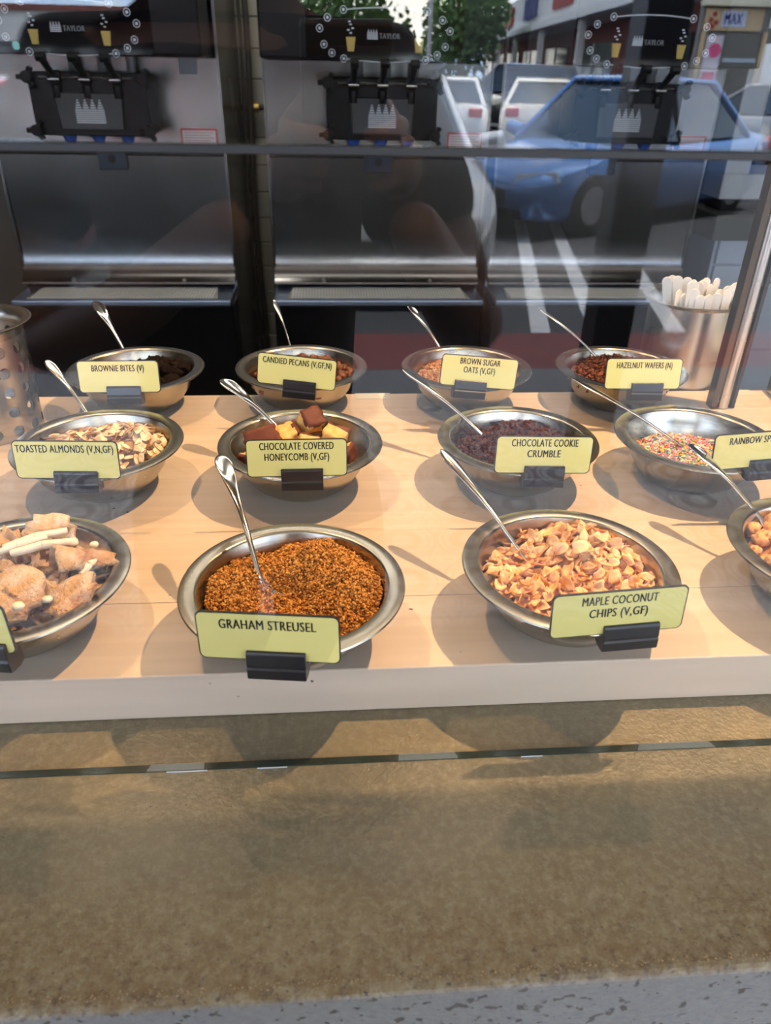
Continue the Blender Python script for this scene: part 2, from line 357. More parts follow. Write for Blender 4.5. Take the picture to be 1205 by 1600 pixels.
# ------------------------------------------------------------------ soft-serve machines
white = mat('white_print', (.75, .77, .8), .5); silver_print = mat('silver_print', (.62, .66, .72), .35); redp = mat('red_print', (.62, .08, .10), .5)
blueg = mat('blue_nozzle_plastic', (.03, .10, .45), .4); clearp = mat('frosted_white_plastic', (.6, .66, .72), .3)
grillem = mat('pale_drip_grille', (.88, .85, .76), .45, bump=(500, .2, .001))
trayst = m_steel('sky_tinted_tray_steel', (.50, .60, .78), .38, scale=(40, 1, 1), strength=.02)  # blue of the reflected sky is put into the steel colour
goldp = mat('amber_print', (.5, .36, .08), .5); tealp = mat('teal_indicator', (.1, .55, .48), .5, emit=.5)
def crown(mb, cx, cz, w, h, y0, y1, bars=6):
    for k in range(bars):
        z0 = cz-h/2+k*h*.5/bars*1.0; mb.box(cx-w/2, cx+w/2, y0, y1, z0, z0+h*.5/bars*.62)
    n = 4
    for i in range(n):
        c = cx-w/2+w*(i+.5)/n
        for k in range(5):
            ww = w/n*.48*(1-k/5); z0 = cz+k*h*.5/5; mb.box(c-ww, c+ww, y0, y1, z0, z0+h*.5/5*.62)
def machine(xc, label):
    M = thing('soft_serve_machine', (xc, 2.1, FL), label=label, category='machine', group='soft serve machines along the back wall')
    H = lambda z: z-FL; w = .327
    MB().box(-w+.01, w-.01, .05, .60, .04, H(.80)).build('body', BLACK, M, bevel=.004)
    MB().box(-w-.004, -w+.004, .0, .55, .3, H(.62)).build('side_trim', PANEL, M); MB().box(w-.004, w+.004, 0, .55, .3, H(.62)).build('side_trim', PANEL, M)
    # display header projecting over the spouts
    MB().box(-w+.008, w-.012, -.22, .06, H(.4165), H(.80)).build('header', BLACK, M, bevel=.006)
    d = MB().plate([(a_, b_+.046) for a_, b_ in rrect(.40, .20, .012)], -.2235, -.2205).build('display', GLOSSBLK, M); d.location = (0, 0, H(.4715)); dx = -.003
    mbp = MB()
    ic = []
    for s in (-1, 1):
        for (u, v_) in ((.105, .052), (.145, .035), (.165, .012), (.155, -.022), (.135, -.040), (.105, -.052)): ic.append((s*u, v_))
    for (u, v_) in ic:
        mbp.mark(); T = Matrix.Translation((u, -.2237, v_)) @ Matrix.Rotation(pi/2, 4, 'X'); mbp.lathe([(.0088, 0), (.0072, 0), (.0072, .0003), (.0088, .0003), (.0088, 0)], 18, 0, T)
        mbp.box(u-.003, u+.003, -.224, -.2237, v_-.003, v_+.003)
    mbp.mark(); nice = len(ic)
    for k in range(24):
        for z_ in (-1, 1):
            x0 = -.097+k*.194/24; x1 = x0+.194/24; f = lambda x: z_*(.052+.006*(1-(x/.1)**2)); zz = f((x0+x1)/2)
            mbp.box(x0, x1, -.2239, -.2237, zz-.0011, zz+.0011)
    for q_, o_ in enumerate(mbp.build_each('icon', silver_print, d)):
        if q_ == nice: o_.name = 'outline_print'; o_['kind'] = 'stuff'
    mbc = MB()
    for s in (-1, 1):
        mbc.mark(); mbc.plate([(s*.087-.012, -.005), (s*.087+.012, -.005), (s*.087+.008, -.036), (s*.087-.008, -.036)][::-1], -.2239, -.2237)
    mbc.build_each('cone_icon', goldp, d)
    mbs = MB()
    for s in (-1, 1):
        mbs.mark()
        for k, (dx_, dz_) in enumerate(((0, .002), (-.006, .008), (.005, .012), (0, .02), (-.003, .026))): mbs.box(s*.087+dx_-.003, s*.087+dx_+.003, -.2239, -.2237, dz_, dz_+.003)
    mbs.build_each('swirl_icon', silver_print, d, kind='stuff')
    MB().box(-.1415, -.1285, -.2239, -.2237, -.048, -.032).build('indicator', tealp, d, label='teal indicator light') if xc < -.5 else None
    mbk = MB(); crown(mbk, -.032, .002, .027, .022, -.2239, -.2237, 3); mbk.build('crown_logo', silver_print, d)
    lt = link('lettering', text_mesh('TAYLOR', .052, .012), d); lt.data.materials.append(silver_print); lt.location = (.012, -.2240, -.001)
    # stainless front
    up = MB().box(-w, w, -.004, .05, H(.185), H(.417)).build('upper_panel', PANEL, M, bevel=.003)
    MB().box(-w, w, .004, .05, H(.165), H(.186)).build('shadow_gap', RUBBER, M)
    prof = [(0, .166), (.002, .12), (.006, .02), (.009, -.06), (.008, -.110), (.005, -.135), (-.001, -.154), (-.010, -.170), (-.022, -.183), (-.034, -.191), (-.036, -.196), (.05, -.196), (.05, .166)]
    MB().prism([(y, H(z)) for y, z in prof], -w, w).build('lower_panel', PANEL, M, smooth=30)
    mb = MB()
    for s in (-1, 1): mb.mark(); mb.cyl((s*.17, -.026, H(-.182)), (s*.17, -.034, H(-.185)), .006, 12)
    mb.build_each('screw', TUBE, M)
    mb = MB().box(-.041, .041, -.010, .004, H(.130), H(.178)); lp = mb.build('lock_plate', mat('blue_black_plate', (.02, .03, .055), .4), M, bevel=.002)
    MB().cyl((0, -.0105, H(.158)), (0, -.013, H(.158)), .011, 16).build('lock', RUBBER, lp)
    # drip tray with pale grille
    ty = -.158; tx = w-.002
    t_ = MB().box(-tx, tx, ty, .03, H(-.232), H(-.215)).build('drip_tray', trayst, M, bevel=.004)
    gx = .272; mb = MB().add([(-gx-.012, ty+.018, H(-.2142)), (gx+.012, ty+.018, H(-.2142)), (gx, -.02, H(-.2142)), (-gx, -.02, H(-.2142)), (-gx-.012, ty+.018, H(-.2125)), (gx+.012, ty+.018, H(-.2125)), (gx, -.02, H(-.2125)), (-gx, -.02, H(-.2125))], [(0,3,2,1),(4,5,6,7),(0,1,5,4),(1,2,6,5),(2,3,7,6),(3,0,4,7)])
    g = mb.build('drip_grille', mat('grille_bed', (.55, .53, .47), .5), t_)
    mb = MB(); n = 60
    for k in range(n):
        x = -gx+2*gx*(k+.5)/n; mb.box(x-.0024, x+.0024, ty+.022, -.024, H(-.2125), H(-.2105))
    for k in range(8): y = ty+.026+k*.0155; mb.box(-gx, gx, y-.0012, y+.0012, H(-.2105), H(-.2098))
    mb.build('grille_bars', grillem, t_, **{})['kind'] = 'stuff'
    MB().box(-w, w, -.11, .03, .14, H(-.245)).build('lower_cabinet', BLACK, M, bevel=.006)
    # dispensing head
    hz = H(.302); hd = thing('dispensing_head', (0, 0, 0)); hd.parent = M
    mb = MB(); mb.plate(rrect(.305, .150, .02), -.145, -.004); door = mb.build('door', BLACK, hd, bevel=.003); door.location = (0, 0, hz)
    mb = MB(); mb.plate([(-.082, -.048), (.082, -.048), (.088, .040), (-.088, .040)][::-1], -.158, -.144); fp = mb.build('front_plate', mat('dark_grey_plastic', (.035, .037, .042), .4), hd, bevel=.003); fp.location = (0, 0, hz-.012)
    mbk = MB(); crown(mbk, 0, 0, .076, .058, -.1588, -.158); k_ = mbk.build('crown_logo', silver_print, hd); k_.location = (0, 0, hz-.014)
    mb = MB()
    for sx_ in (-1, 1):
        for sz_ in (-1, 1):
            cx, cz = sx_*.148, hz+sz_*.062; mb.mark()
            mb.cyl((cx, -.14, cz), (cx, -.165, cz), .015, 10)
            for a in (30, 150, 270): mb.box(-.006, .006, -.163, -.145, 0, .026, 0, Matrix.Translation((cx, 0, cz)) @ Matrix.Rotation(R(a), 4, 'Y'))
    mb.build_each('wing_nut', BLACK, hd, bevel=.002)
    for i in (-1, 0, 1):
        x = i*.078
        mb = MB(); mb.cyl((x, -.120, hz+.062), (x, -.158, hz+.062), .017, 14); mb.cyl((x, -.15, hz+.045), (x, -.15, hz+.015), .012, 12)
        mb.build('draw_valve', BLACK, hd, bevel=.002, smooth=40)
        mb = MB(); mb.cyl((x, -.155, hz+.062), (x, -.235, hz+.108), .007, 10, .010); mb.cyl((x-.011, -.235, hz+.108), (x+.011, -.235, hz+.108), .011, 14)
        mb.build('handle', BLACK, hd, smooth=40)
        mb = MB(); mb.cyl((x-.014, -.163, hz+.058), (x+.014, -.163, hz+.058), .005, 10); mb.build('pivot_pin', TUBE, hd, smooth=40, label='bright steel pivot pin')
        mb = MB(); mb.cyl((x+.018, -.03, hz+.070), (x+.018, -.03, hz+.112), .013, 12); mb.build('plunger', clearp, hd, smooth=40, label='frosted white plunger')
        mb = MB(); mb.cyl((x, -.11, hz-.070), (x, -.11, hz-.098), .022, 14, .012); mb.build('nozzle', blueg, hd, smooth=40, label='blue dispensing nozzle')
    mb = MB().cyl((-.12, -.150, hz+.062), (.12, -.150, hz+.062), .004, 8); mb.build('pivot_rod', TUBE, hd)
    # warning sticker
    s_ = MB().box(.205, .310, -.0052, -.0044, H(.192), H(.240)).build('warning_sticker', redp, M, label='red bordered white sticker')
    MB().box(.210, .305, -.0056, -.0052, H(.197), H(.235)).build('sticker_face', mat('sticker_white', (.78, .74, .74), .5), s_)
    mb = MB()
    for k in range(5): mb.box(.215, .30-.01*(k % 2), -.0058, -.0056, H(.201)+k*.0068, H(.201)+k*.0068+.0022)
    mb.build('fine_print', mat('faded_red_ink', (.55, .25, .27), .5), s_, kind='stuff')
    return M
machine(-.627, 'three-handled stainless soft serve machine at the far left, left of the tiled wall strip')
machine(.153, 'three-handled stainless soft serve machine just right of the tiled wall strip')
machine(.842, 'three-handled stainless soft serve machine farthest right, beside the white drawer cabinet')
st = [o for o in sc.objects if o.name.startswith('soft_serve_machine')][0]
sg = MB().box(.205+.015, .205+.065, -.0052, -.0045, 0, .04).build('notice', mat('pale_blue_notice', (.55, .66, .78), .4), st, label='small pale blue notice'); sg.location = (0, 0, .36-FL+.015)

# brass valve on its pipe against the tiles
vp = thing('gas_valve', (-.27, 2.715, .268), label='brass valve with black handle on a thin pipe crossing the tiled strip', category='valve')
brass = mat('aged_brass', (.62, .42, .13), .3, 1)
MB().cyl((-.10, 0, 0), (.12, 0, 0), .009, 12).build('pipe', mat('dark_iron_pipe', (.05, .045, .04), .5, .6), vp, smooth=40)
MB().cyl((-.015, 0, 0), (.03, 0, 0), .017, 12).build('valve_body', brass, vp, smooth=40, bevel=.002)
MB().box(-.052, -.038, -.03, -.01, -.045, .035).build('valve_handle', BLACK, vp, bevel=.003)
MB().cyl((0, .05, 0), (0, 0, 0), .008, 8).build('bracket', brass, vp)
# cables hanging between the machines
for i, (x, r) in enumerate(((-.290, .006), (-.268, .010))):
    mb = MB(); pts = [(x+.006*sin(k*.7), 2.66, .75-k*.12) for k in range(15)]
    for a, b_ in zip(pts[:-1], pts[1:]): mb.cyl(a, b_, r, 8, cap=False)
    o = mb.build('hanging_hose', mat('grey_hose', (.06, .055, .05), .5), smooth=60, category='hose', label=('thin dark hose hanging down the tiled strip beside the left machine', 'thicker dark hose hanging in the middle of the tiled strip')[i])

# cabinet with drawers and a grey framed screen on the right
cab = thing('drawer_cabinet', (2.0, 2.33, FL), label='pale blue-white drawer cabinet under a dark countertop at far right', category='cabinet')
lam = mat('white_laminate', (.66, .73, .82), .35)
cz = -.10-FL
MB().box(-.62, .9, 0, .40, .08, cz).build('body', lam, cab, bevel=.003)
for i, x in enumerate((-.61, -.105, .40)):
    dr = MB().box(x, x+.495, -.018, 0, cz-.085, cz-.004).build('drawer', lam, cab, bevel=.002)
    for zz in ((cz-.40, cz-.092), (cz-.72, cz-.408)):
        dr = MB().box(x, x+.495, -.018, 0, *zz).build('drawer', lam, cab, bevel=.002)
        mb = MB().box(x+.07, x+.17, -.034, -.018, zz[0]+.10, zz[0]+.116); mb.build('handle', mat('dark_bronze_pull', (.10, .09, .07), .35, .8), dr, bevel=.003)
lbl = MB().box(-.40, -.22, -.0186, -.018, cz-.17, cz-.10).build('paper_label', mat('label_paper', (.74, .79, .86), .6), cab)
mb = MB()
for k, (a, b_) in enumerate(((-.37, -.27), (-.37, -.28), (-.39, -.265))): mb.box(a, b_, -.019, -.0186, cz-.123-k*.015, cz-.118-k*.015)
mb.build('fine_print', mat('grey_ink', (.12, .13, .16), .6), lbl, kind='stuff')
MB().box(-.66, .95, -.05, .41, cz+.001, cz+.085).build('countertop', mat('olive_stone_top', (.10, .10, .08), .4, bump=(40, .2, .002)), cab, bevel=.004)
mon = thing('framed_screen', (1.83, 2.40, -.015), label='grey framed screen on a black base standing on the dark countertop', category='screen')
MB().box(-.44, .5, -.03, .2, .0, .035).build('base', BLACK, mon, bevel=.004)
f = [rrect(.90, .40, .01), None]
grf = mat('grey_powder_coat', (.58, .62, .66), .4)
mb = MB(); mb.box(-.45, .5, -.02, .12, .037, .12); mb.box(-.45, -.36, -.02, .12, .12, .55); mb.box(.42, .5, -.02, .12, .12, .55); mb.box(-.45, .5, -.02, .12, .50, .58); mb.build('frame', grf, mon, bevel=.004)
MB().box(-.36, .42, 0.02, .1, .12, .50).build('screen', GLOSSBLK, mon)
MB().box(-.36, .42, .012, .02, .12, .145).build('inner_ledge', mat('blue_shelf', (.16, .2, .3), .3), mon)
MB().plate([(.011*cos(R(a*45))+.0, .078+.014*sin(R(a*45))) for a in range(8)][::-1], -.022, -.0205).build('emblem', mat('emblem_grey', (.08, .09, .09), .4), mon)
# ------------------------------------------------------------------ outside, seen reflected in the glass (real objects behind the photographer)
paverm = mat('cast_sidewalk', (.060, .066, .082), .8, var=((.048, .053, .066), 5, .4, .6, 5)); asph = mat('asphalt', (.016, .019, .027), .85, var=((.024, .028, .037), 40, .4, .7, 6))
base = struct(MB().box(-8, 12, -3.12, -.06, FL-.12, FL-.012), 'floor_patio', mat('pale_mortar', (.20, .19, .18), .9))
def m_tile():
    m = mat('patterned_cement_tile', (.58, .57, .54), .45); t, b = nodes_of(m); c = t.nodes.new('ShaderNodeTexCoord')
    def ring(vec_off, s, w, prev, colr):
        mp_ = t.nodes.new('ShaderNodeMapping'); mp_.inputs['Location'].default_value = (*vec_off, 0); t.links.new(c.outputs['Object'], mp_.inputs[0])
        ln = t.nodes.new('ShaderNodeVectorMath'); ln.operation = 'LENGTH'; t.links.new(mp_.outputs[0], ln.inputs[0])
        w1 = t.nodes.new('ShaderNodeMath'); w1.operation = 'COMPARE'; w1.inputs[1].default_value = s; w1.inputs[2].default_value = w; t.links.new(ln.outputs['Value'], w1.inputs[0])
        x = t.nodes.new('ShaderNodeMix'); x.data_type = 'RGBA'; t.links.new(w1.outputs[0], x.inputs[0]); x.inputs[7].default_value = (*colr, 1)
        if prev is None: x.inputs[6].default_value = (.58, .57, .54, 1)
        else: t.links.new(prev, x.inputs[6])
        return x.outputs[2]
    p = None; dk = (.06, .06, .08)
    for sx_ in (-1, 1):
        for sy_ in (-1, 1):
            for (s, w) in ((.122, .007), (.098, .0035), (.055, .018)): p = ring((sx_*.124, sy_*.124), s, w, p, dk)
    p = ring((0, 0), .03, .012, p, dk); p = ring((0, 0), .03, .004, p, (.58, .57, .54))
    t.links.new(p, b.inputs['Base Color']); return m
TM = m_tile(); t0 = None
for i in range(-8, 13):
    for j in range(12):
        if t0 is None: t0 = o = MB().box(-.1235, .1235, -.1235, .1235, -.012, 0).build('tile', TM, base, bevel=.001, seg=1)
        else: o = t0.copy(); COL.objects.link(o)
        o.location = (i*.248+.124, -.19-.124-j*.248+.004, FL)
struct(MB().box(-30, 40, -3.72, -3.12, FL-.14, FL-.004), 'floor_sidewalk', paverm)
struct(MB().box(-30, 40, -4.38, -3.72, FL-.14, FL-.003), 'trim_kerb', mat('worn_red_kerb_paint', (.085, .008, .009), .6, var=((.06, .007, .008), 8, .4, .65, 5)))
lot = struct(MB().box(-70, 90, -140, -4.38, FL-.3, FL-.12), 'floor_car_park', asph)
wl = mat('white_road_paint', (.72, .74, .76), .7, var=((.5, .52, .54), 12, .5, .7, 5))
GZ = FL-.12
for k, (xa, xb) in enumerate(((1.50, 2.52), (1.92, 2.94), (2.5, 3.6), (-3.2, -2.4))):
    mb = MB(); ya, yb = -4.75, -10.0; w = .07
    mb.add([(xa-w, ya, GZ+.0005), (xa+w, ya, GZ+.0005), (xb+w, yb, GZ+.0005), (xb-w, yb, GZ+.0005), (xa-w, ya, GZ+.004), (xa+w, ya, GZ+.004), (xb+w, yb, GZ+.004), (xb-w, yb, GZ+.004)], [(0,3,2,1),(4,5,6,7),(0,1,5,4),(1,2,6,5),(2,3,7,6),(3,0,4,7)])
    mb.build('painted_line', wl, lot)
# canopy over the patio and its columns
cnp = struct(MB().box(-14, 16, -3.45, .0, 2.60, 2.85), 'ceiling_canopy', mat('canopy_soffit', (.86, .77, .62), .8))
fas = mat('canopy_fascia', (.08, .08, .09), .6); struct(MB().box(-14, 16, -3.53, -3.45, 2.52, 3.1), 'trim_fascia', fas)
blk = mat('dark_bronze_column', (.018, .017, .018), .45)
for x, lb in ((1.14, 'dark square canopy column reflected over the right machine'), (-4.1, 'dark square canopy column standing far to the left of the window')):
    c_ = thing('canopy_column', (x, -2.6, FL), label=lb, category='column')
    MB().box(-.078, .078, -.078, .078, .0, 3.69).build('shaft', blk, c_, bevel=.008); MB().box(-.11, .11, -.11, .11, .0, .02).build('base_plate', blk, c_, bevel=.003)
struct(MB().box(-14, -1.9, -.06, .0, FL, 2.6), 'wall_front_left', plaster); struct(MB().box(2.9, 16, -.06, .0, FL, 2.6), 'wall_front_right', plaster)

# cars
tyre = mat('tyre_rubber', (.02, .02, .02), .8); rimm = mat('alloy_wheel', (.5, .5, .52), .3, .8); cg = mat('tinted_car_glass', (.02, .03, .04), .04, coat=.5)
lampw = mat('clear_headlamp', (.75, .8, .85), .08, coat=1); lampr = mat('red_tail_lamp', (.6, .01, .015), .2, coat=.6); plm = mat('blank_plate', (.7, .7, .68), .5)
def paint(n, c, metal=.0): return mat(n, c, .28, metal, coat=1.0)
def car(loc, rz, pm, label, L_=4.6, W=1.8, Hh=1.45, kind='sedan', roofm=None):
    C = thing('parked_car', loc, (0, 0, rz), label=label, category='car')
    hl = L_/2; hw = W/2
    belt = .92 if kind == 'sedan' else 1.02
    # stations: x (front +), top z, half width, bottom z
    hood = .74 if kind == 'sedan' else .90
    tail = .98 if kind == 'sedan' else 1.0
    S = [(hl, .48, hw*.62, .36), (hl-.04, .60, hw*.80, .24), (hl-.22, hood-.05, hw*.94, .19), (hl-.7, hood+.04, hw*.985, .18), (hl-1.15, hood+.14, hw, .18), (hl-1.35, belt-.02, hw, .18),
         (0, belt, hw, .18), (-hl+1.15, belt+.02, hw, .18), (-hl+.5, tail, hw*.975, .2), (-hl+.10, tail-.03, hw*.90, .26), (-hl, .72, hw*.80, .34)]
    vs = []; fs = []; n = 14
    for x, zt, w, zb in S:
        for (u, v_) in ((0, 1), (.55, 1), (.86, .965), (.97, .88), (1, .66), (1, .4), (.985, .12), (.90, 0)):
            vs.append((x, w*u, zb+(zt-zb)*v_))
        for (u, v_) in ((.90, 0), (.985, .12), (1, .4), (1, .66), (.97, .88), (.86, .965), (.55, 1)):
            vs.append((x, -w*u, zb+(zt-zb)*v_))
    n = 15
    for s in range(len(S)-1):
        for i in range(n): fs.append((s*n+i, s*n+(i+1) % n, (s+1)*n+(i+1) % n, (s+1)*n+i))
    fs += [tuple(range(n)), tuple(range((len(S)-1)*n, len(S)*n))[::-1]]
    MB().add(vs, fs).build('body', pm, C, smooth=50)
    # greenhouse
    a0, a1 = (hl-1.30, hl-2.05) if kind == 'sedan' else (hl-1.2, hl-1.95)
    b1, b0 = (-hl+1.35, -hl+.62) if kind == 'sedan' else (-hl+.45, -hl+.12)
    zr = Hh; rw = hw*.66; bw = hw*.90; zb = belt-.01
    MB().add([(a1+.08, rw*.9, zr-.03), (a1+.08, -rw*.9, zr-.03), (0, -rw, zr), (b1-.05, -rw*.92, zr-.05), (b1-.05, rw*.92, zr-.05), (0, rw, zr),
              (a1+.08, rw*.9, zr-.08), (a1+.08, -rw*.9, zr-.08), (0, -rw, zr-.06), (b1-.05, -rw*.92, zr-.1), (b1-.05, rw*.92, zr-.1), (0, rw, zr-.06)],
             [(0, 1, 2, 5), (5, 2, 3, 4), (6, 11, 8, 7), (11, 10, 9, 8), (0, 5, 11, 6), (5, 4, 10, 11), (1, 7, 8, 2), (2, 8, 9, 3), (0, 6, 7, 1), (4, 3, 9, 10)]).build('roof', roofm or pm, C, bevel=.03, seg=3, smooth=60)
    cab_ = [(a0, bw*.93, zb-.05), (a0, -bw*.93, zb-.05), (a1, -rw*.9, zr-.05), (a1, rw*.9, zr-.05), (b0, bw*.9, zb+.02), (b0, -bw*.9, zb+.02), (b1, -rw*.9, zr-.07), (b1, rw*.9, zr-.07)]
    MB().add(cab_[:4], [(0, 1, 2, 3)]).build('windscreen', cg, C); MB().add(cab_[4:], [(0, 3, 2, 1)]).build('rear_window', cg, C)
    sw_ = ([(a0-.12, bw, zb), (a1-.06, rw*.94, zr-.06), (b1+.05, rw*.94, zr-.08), (b0+.2, bw, zb+.02), (a0-.12, -bw, zb), (a1-.06, -rw*.94, zr-.06), (b1+.05, -rw*.94, zr-.08), (b0+.2, -bw, zb+.02)])
    MB().add(sw_[:4], [(0, 1, 2, 3)]).build('side_window', cg, C); MB().add(sw_[4:], [(0, 3, 2, 1)]).build('side_window', cg, C)
    mb = MB()
    for s in (-1, 1):
        mb.mark(); mb.cyl((a0-.02, s*bw*.97, zb-.03), (a1, s*rw*.94, zr-.05), .035, 8); mb.cyl((b0+.03, s*bw*.97, zb+.01), (b1, s*rw*.94, zr-.07), .05, 8)
        mb.cyl((a1, s*rw*.95, zr-.045), (b1, s*rw*.95, zr-.07), .03, 8)
    mb.build_each('window_frame', pm, C, smooth=60)
    mb = MB()
    for s in (-1, 1): mb.mark(); mb.cyl((-.12, s*bw*.99, zb), (-.12, s*rw*.97, zr-.05), .03, 6)
    mb.build_each('door_pillar', BLACK, C)
    for s in (-1, 1):
        m_ = MB(); m_.cyl((a0-.25, s*(hw+.02), zb+.03), (a0-.18, s*(hw+.20), zb+.08), .09, 12, .07); m_.build('mirror', pm, C, smooth=40)
        for x in (hl-.88, -hl+.92):
            w_ = MB(); w_.cyl((x, s*(hw-.20), .33), (x, s*(hw+.005), .33), .325, 24); w_.build('wheel', tyre, C, bevel=.02, smooth=40)
            w2 = MB(); w2.cyl((x, s*(hw+.004), .33), (x, s*(hw+.012), .33), .20, 16); w2.build('rim', rimm, C)
        h = MB().add([(hl-.10, s*hw*.86, .56), (hl-.02, s*hw*.55, .54), (hl-.05, s*hw*.55, .66), (hl-.30, s*hw*.93, .70), (hl-.34, s*hw*.97, .60)], [(0, 1, 2, 3, 4)]); h.build('headlamp', lampw, C)
        r_ = MB().box(-hl-.004, -hl+.14, min(s*hw*.55, s*hw*.86), max(s*hw*.55, s*hw*.86), .74, .90); r_.build('tail_lamp', lampr, C, bevel=.01)
    MB().box(hl-.05, hl+.012, -hw*.45, hw*.45, .34, .50).build('grille', BLACK, C, bevel=.01)
    MB().box(hl-.06, hl+.016, -hw*.7, hw*.7, .22, .31).build('lower_intake', BLACK, C, bevel=.01)
    MB().box(-hl-.012, -hl+.02, -.16, .16, .55, .67).build('plate', plm, C)
    return C
GZv = Vector((0, 0, GZ))
# real y = -(distance behind the glass); nose towards the shop is rz=+90deg
car((.44, -5.35-1.75, GZ), R(90), paint('silver_paint', (.55, .57, .60), .6), 'silver car parked nose-in directly behind the photographer', L_=3.5, kind='suv', Hh=1.66)
car((3.62, -9.75, GZ), R(147), paint('blue_paint', (.05, .16, .42), .35), 'metallic blue sedan parked at an angle in the middle of the car park', Hh=1.58)
car((7.9, -8.9, GZ), R(96), paint('white_paint', (.8, .8, .78)), 'white car nearest the blue sedan on its right side')
car((2.9, -19.0, GZ), R(-78), paint('white_paint', (.8, .8, .78)), 'white sedan with its tail lamps towards the shop, left one of the far pair')
car((5.0, -19.2, GZ), R(-78), paint('cream_paint', (.80, .76, .66)), 'cream sedan with its tail lamps towards the shop, right one of the far pair')
car((5.6, -25.5, GZ), R(-170), paint('black_paint', (.02, .02, .025)), 'black utility car with a blue-tinted roof beyond the pale sedans', kind='suv', Hh=1.75, roofm=paint('blue_roof_paint', (.25, .38, .6)))
car((2.0, -31.0, GZ), R(170), paint('pale_silver_paint', (.72, .75, .8), .3), 'pale silver car far across the lot in front of the tree')
car((9.2, -17.0, GZ), R(-150), paint('grey_paint', (.25, .26, .28), .4), 'grey car parked in front of the sign-covered storefront')
car((-3.1, -8.4, GZ), R(84), paint('dark_red_paint', (.30, .03, .04), .3), 'dark red car parked to the left of the silver car')
car((-6.4, -8.2, GZ), R(84), paint('white_paint', (.8, .8, .78)), 'white car parked farthest left in the front row')
car((-1.5, -20.0, GZ), R(-85), paint('graphite_paint', (.10, .10, .12), .4), 'graphite car in the far row left of the white sedan')

# strip mall receding on the right, storefront with signs, tree, lamp pole
wht = mat('white_stucco', (.80, .79, .76), .8); brk = mat('red_brown_wall', (.30, .10, .07), .8, var=((.22, .07, .05), 3, .4, .6, 4)); sgl = mat('storefront_glass', (.03, .04, .05), .08)
B = thing('strip_mall', (9.0, -20.5, FL), label='long white and red-brown strip mall receding across the car park', category='building')
ang = math.atan2(15.0-9.0, 85-20.5); T = Matrix.Rotation(ang, 4, 'Z')   # runs towards -y, drifting to +x
def bb(x0, x1, y0, y1, z0, z1, nm, m, par=None): return MB().box(x0, x1, -y1, -y0, z0, z1, 0, Matrix.Rotation(ang, 4, 'Z')).build(nm, m, par or B)
bb(1.0, 9, .5, 66, 0, 5.6, 'wall', brk)
bb(-.9, 9, .5, 67, 3.15, 3.42, 'canopy_edge', wht); bb(-.6, 1.2, .5, 67, 3.42, 4.9, 'fascia', wht)
bb(-1.1, -.9, .5, 67, 3.05, 3.30, 'gutter', wht)
rb = mat('dull_red_awning', (.40, .06, .05), .8); nv = mat('navy_awning', (.05, .06, .22), .8)
for k in range(7):
    y = 3+k*9.2
    w_ = bb(.9, 1.02, y, y+6.5, .3, 2.45, 'window', sgl); bb(.86, .92, y+3.1, y+3.3, .3, 2.45, 'mullion', wht, w_)
    bb(-.72, -.60, y+1, y+5.2, 3.7, 4.6, 'sign_panel', rb if k % 2 else nv)
for k in range(8): bb(-.85, -.6, .8+k*9.3, 1.05+k*9.3, 0, 3.2, 'post', wht)
SF = thing('storefront', (9.6, -20.0, FL), label='storefront with a tan sign board, pink poster and dark windows at far right', category='storefront')
tan = mat('tan_sign_board', (.62, .46, .26), .7); 
MB().box(-.8, 6, .02, -.3+.5, 0, 4.6).build('wall', mat('grey_shop_wall', (.20, .19, .18), .8), SF)
MB().box(-.75, .65, .2, .28, 2.34, 2.78).build('sign_board', tan, SF, bevel=.02)
MB().box(-.9, 6, .2, .5, 2.82, 3.3).build('cream_fascia', mat('cream_fascia', (.75, .70, .52), .8), SF)
sgn = [o for o in sc.objects if o.name == 'sign_board'][0]
MB().box(-.37, .22, .285, .292, 2.42, 2.74).build('sign_panel', mat('pale_blue_panel', (.55, .62, .82), .6), sgn)
lt = link('lettering', text_mesh('XAM', .42, .22), sgn); lt.data.materials.append(mat('blue_sign_paint', (.05, .08, .45), .6)); lt.location = (-.09, .296, 2.58); lt.rotation_euler = (0, 0, pi)
mb = MB()
for i, (x, z) in enumerate(((-.62, 2.55), (-.55, 2.66), (-.64, 2.44), (-.49, 2.5), (-.56, 2.42))): mb.cyl((x, .28, z), (x, .30, z), .05, 10)
mb.build('red_flourish', rb, sgn, kind='stuff')
po = MB().box(-.60, -.20, .2, .23, .9, 2.25).build('poster', mat('pale_poster', (.72, .66, .74), .6), SF)
mb = MB(); mb.cyl((-.36, .23, 1.95), (-.36, .24, 1.95), .15, 20); mb.box(-.55, -.25, .23, .24, 1.25, 1.5); mb.box(-.58, -.3, .23, .24, .95, 1.05); mb.build('poster_print', mat('pink_ink', (.75, .10, .25), .6), po, kind='stuff')
MB().box(-.75, -.66, .2, .26, 0, 2.34).build('door_post', tan, SF)
MB().box(-.12, .7, .2, .22, .2, 2.28).build('window', sgl, SF); MB().box(.75, .86, .2, .26, 0, 2.34).build('door_post', tan, SF)
MB().box(.9, 1.7, .2, .24, .6, 2.1).build('white_poster', mat('white_poster', (.8, .78, .8), .6), SF)
MB().box(-.12, .7, .22, .25, 1.72, 1.80).build('window_rail', mat('pale_blue_rail', (.45, .55, .65), .5), SF)
for k in range(8): MB().box(-.05+k*.09, -.01+k*.09, .221, .226, .55+.07*(k % 3), .95+.1*(k % 2)).build('window_notice', mat('paper_notice', (.55, .52, .5), .7), SF)

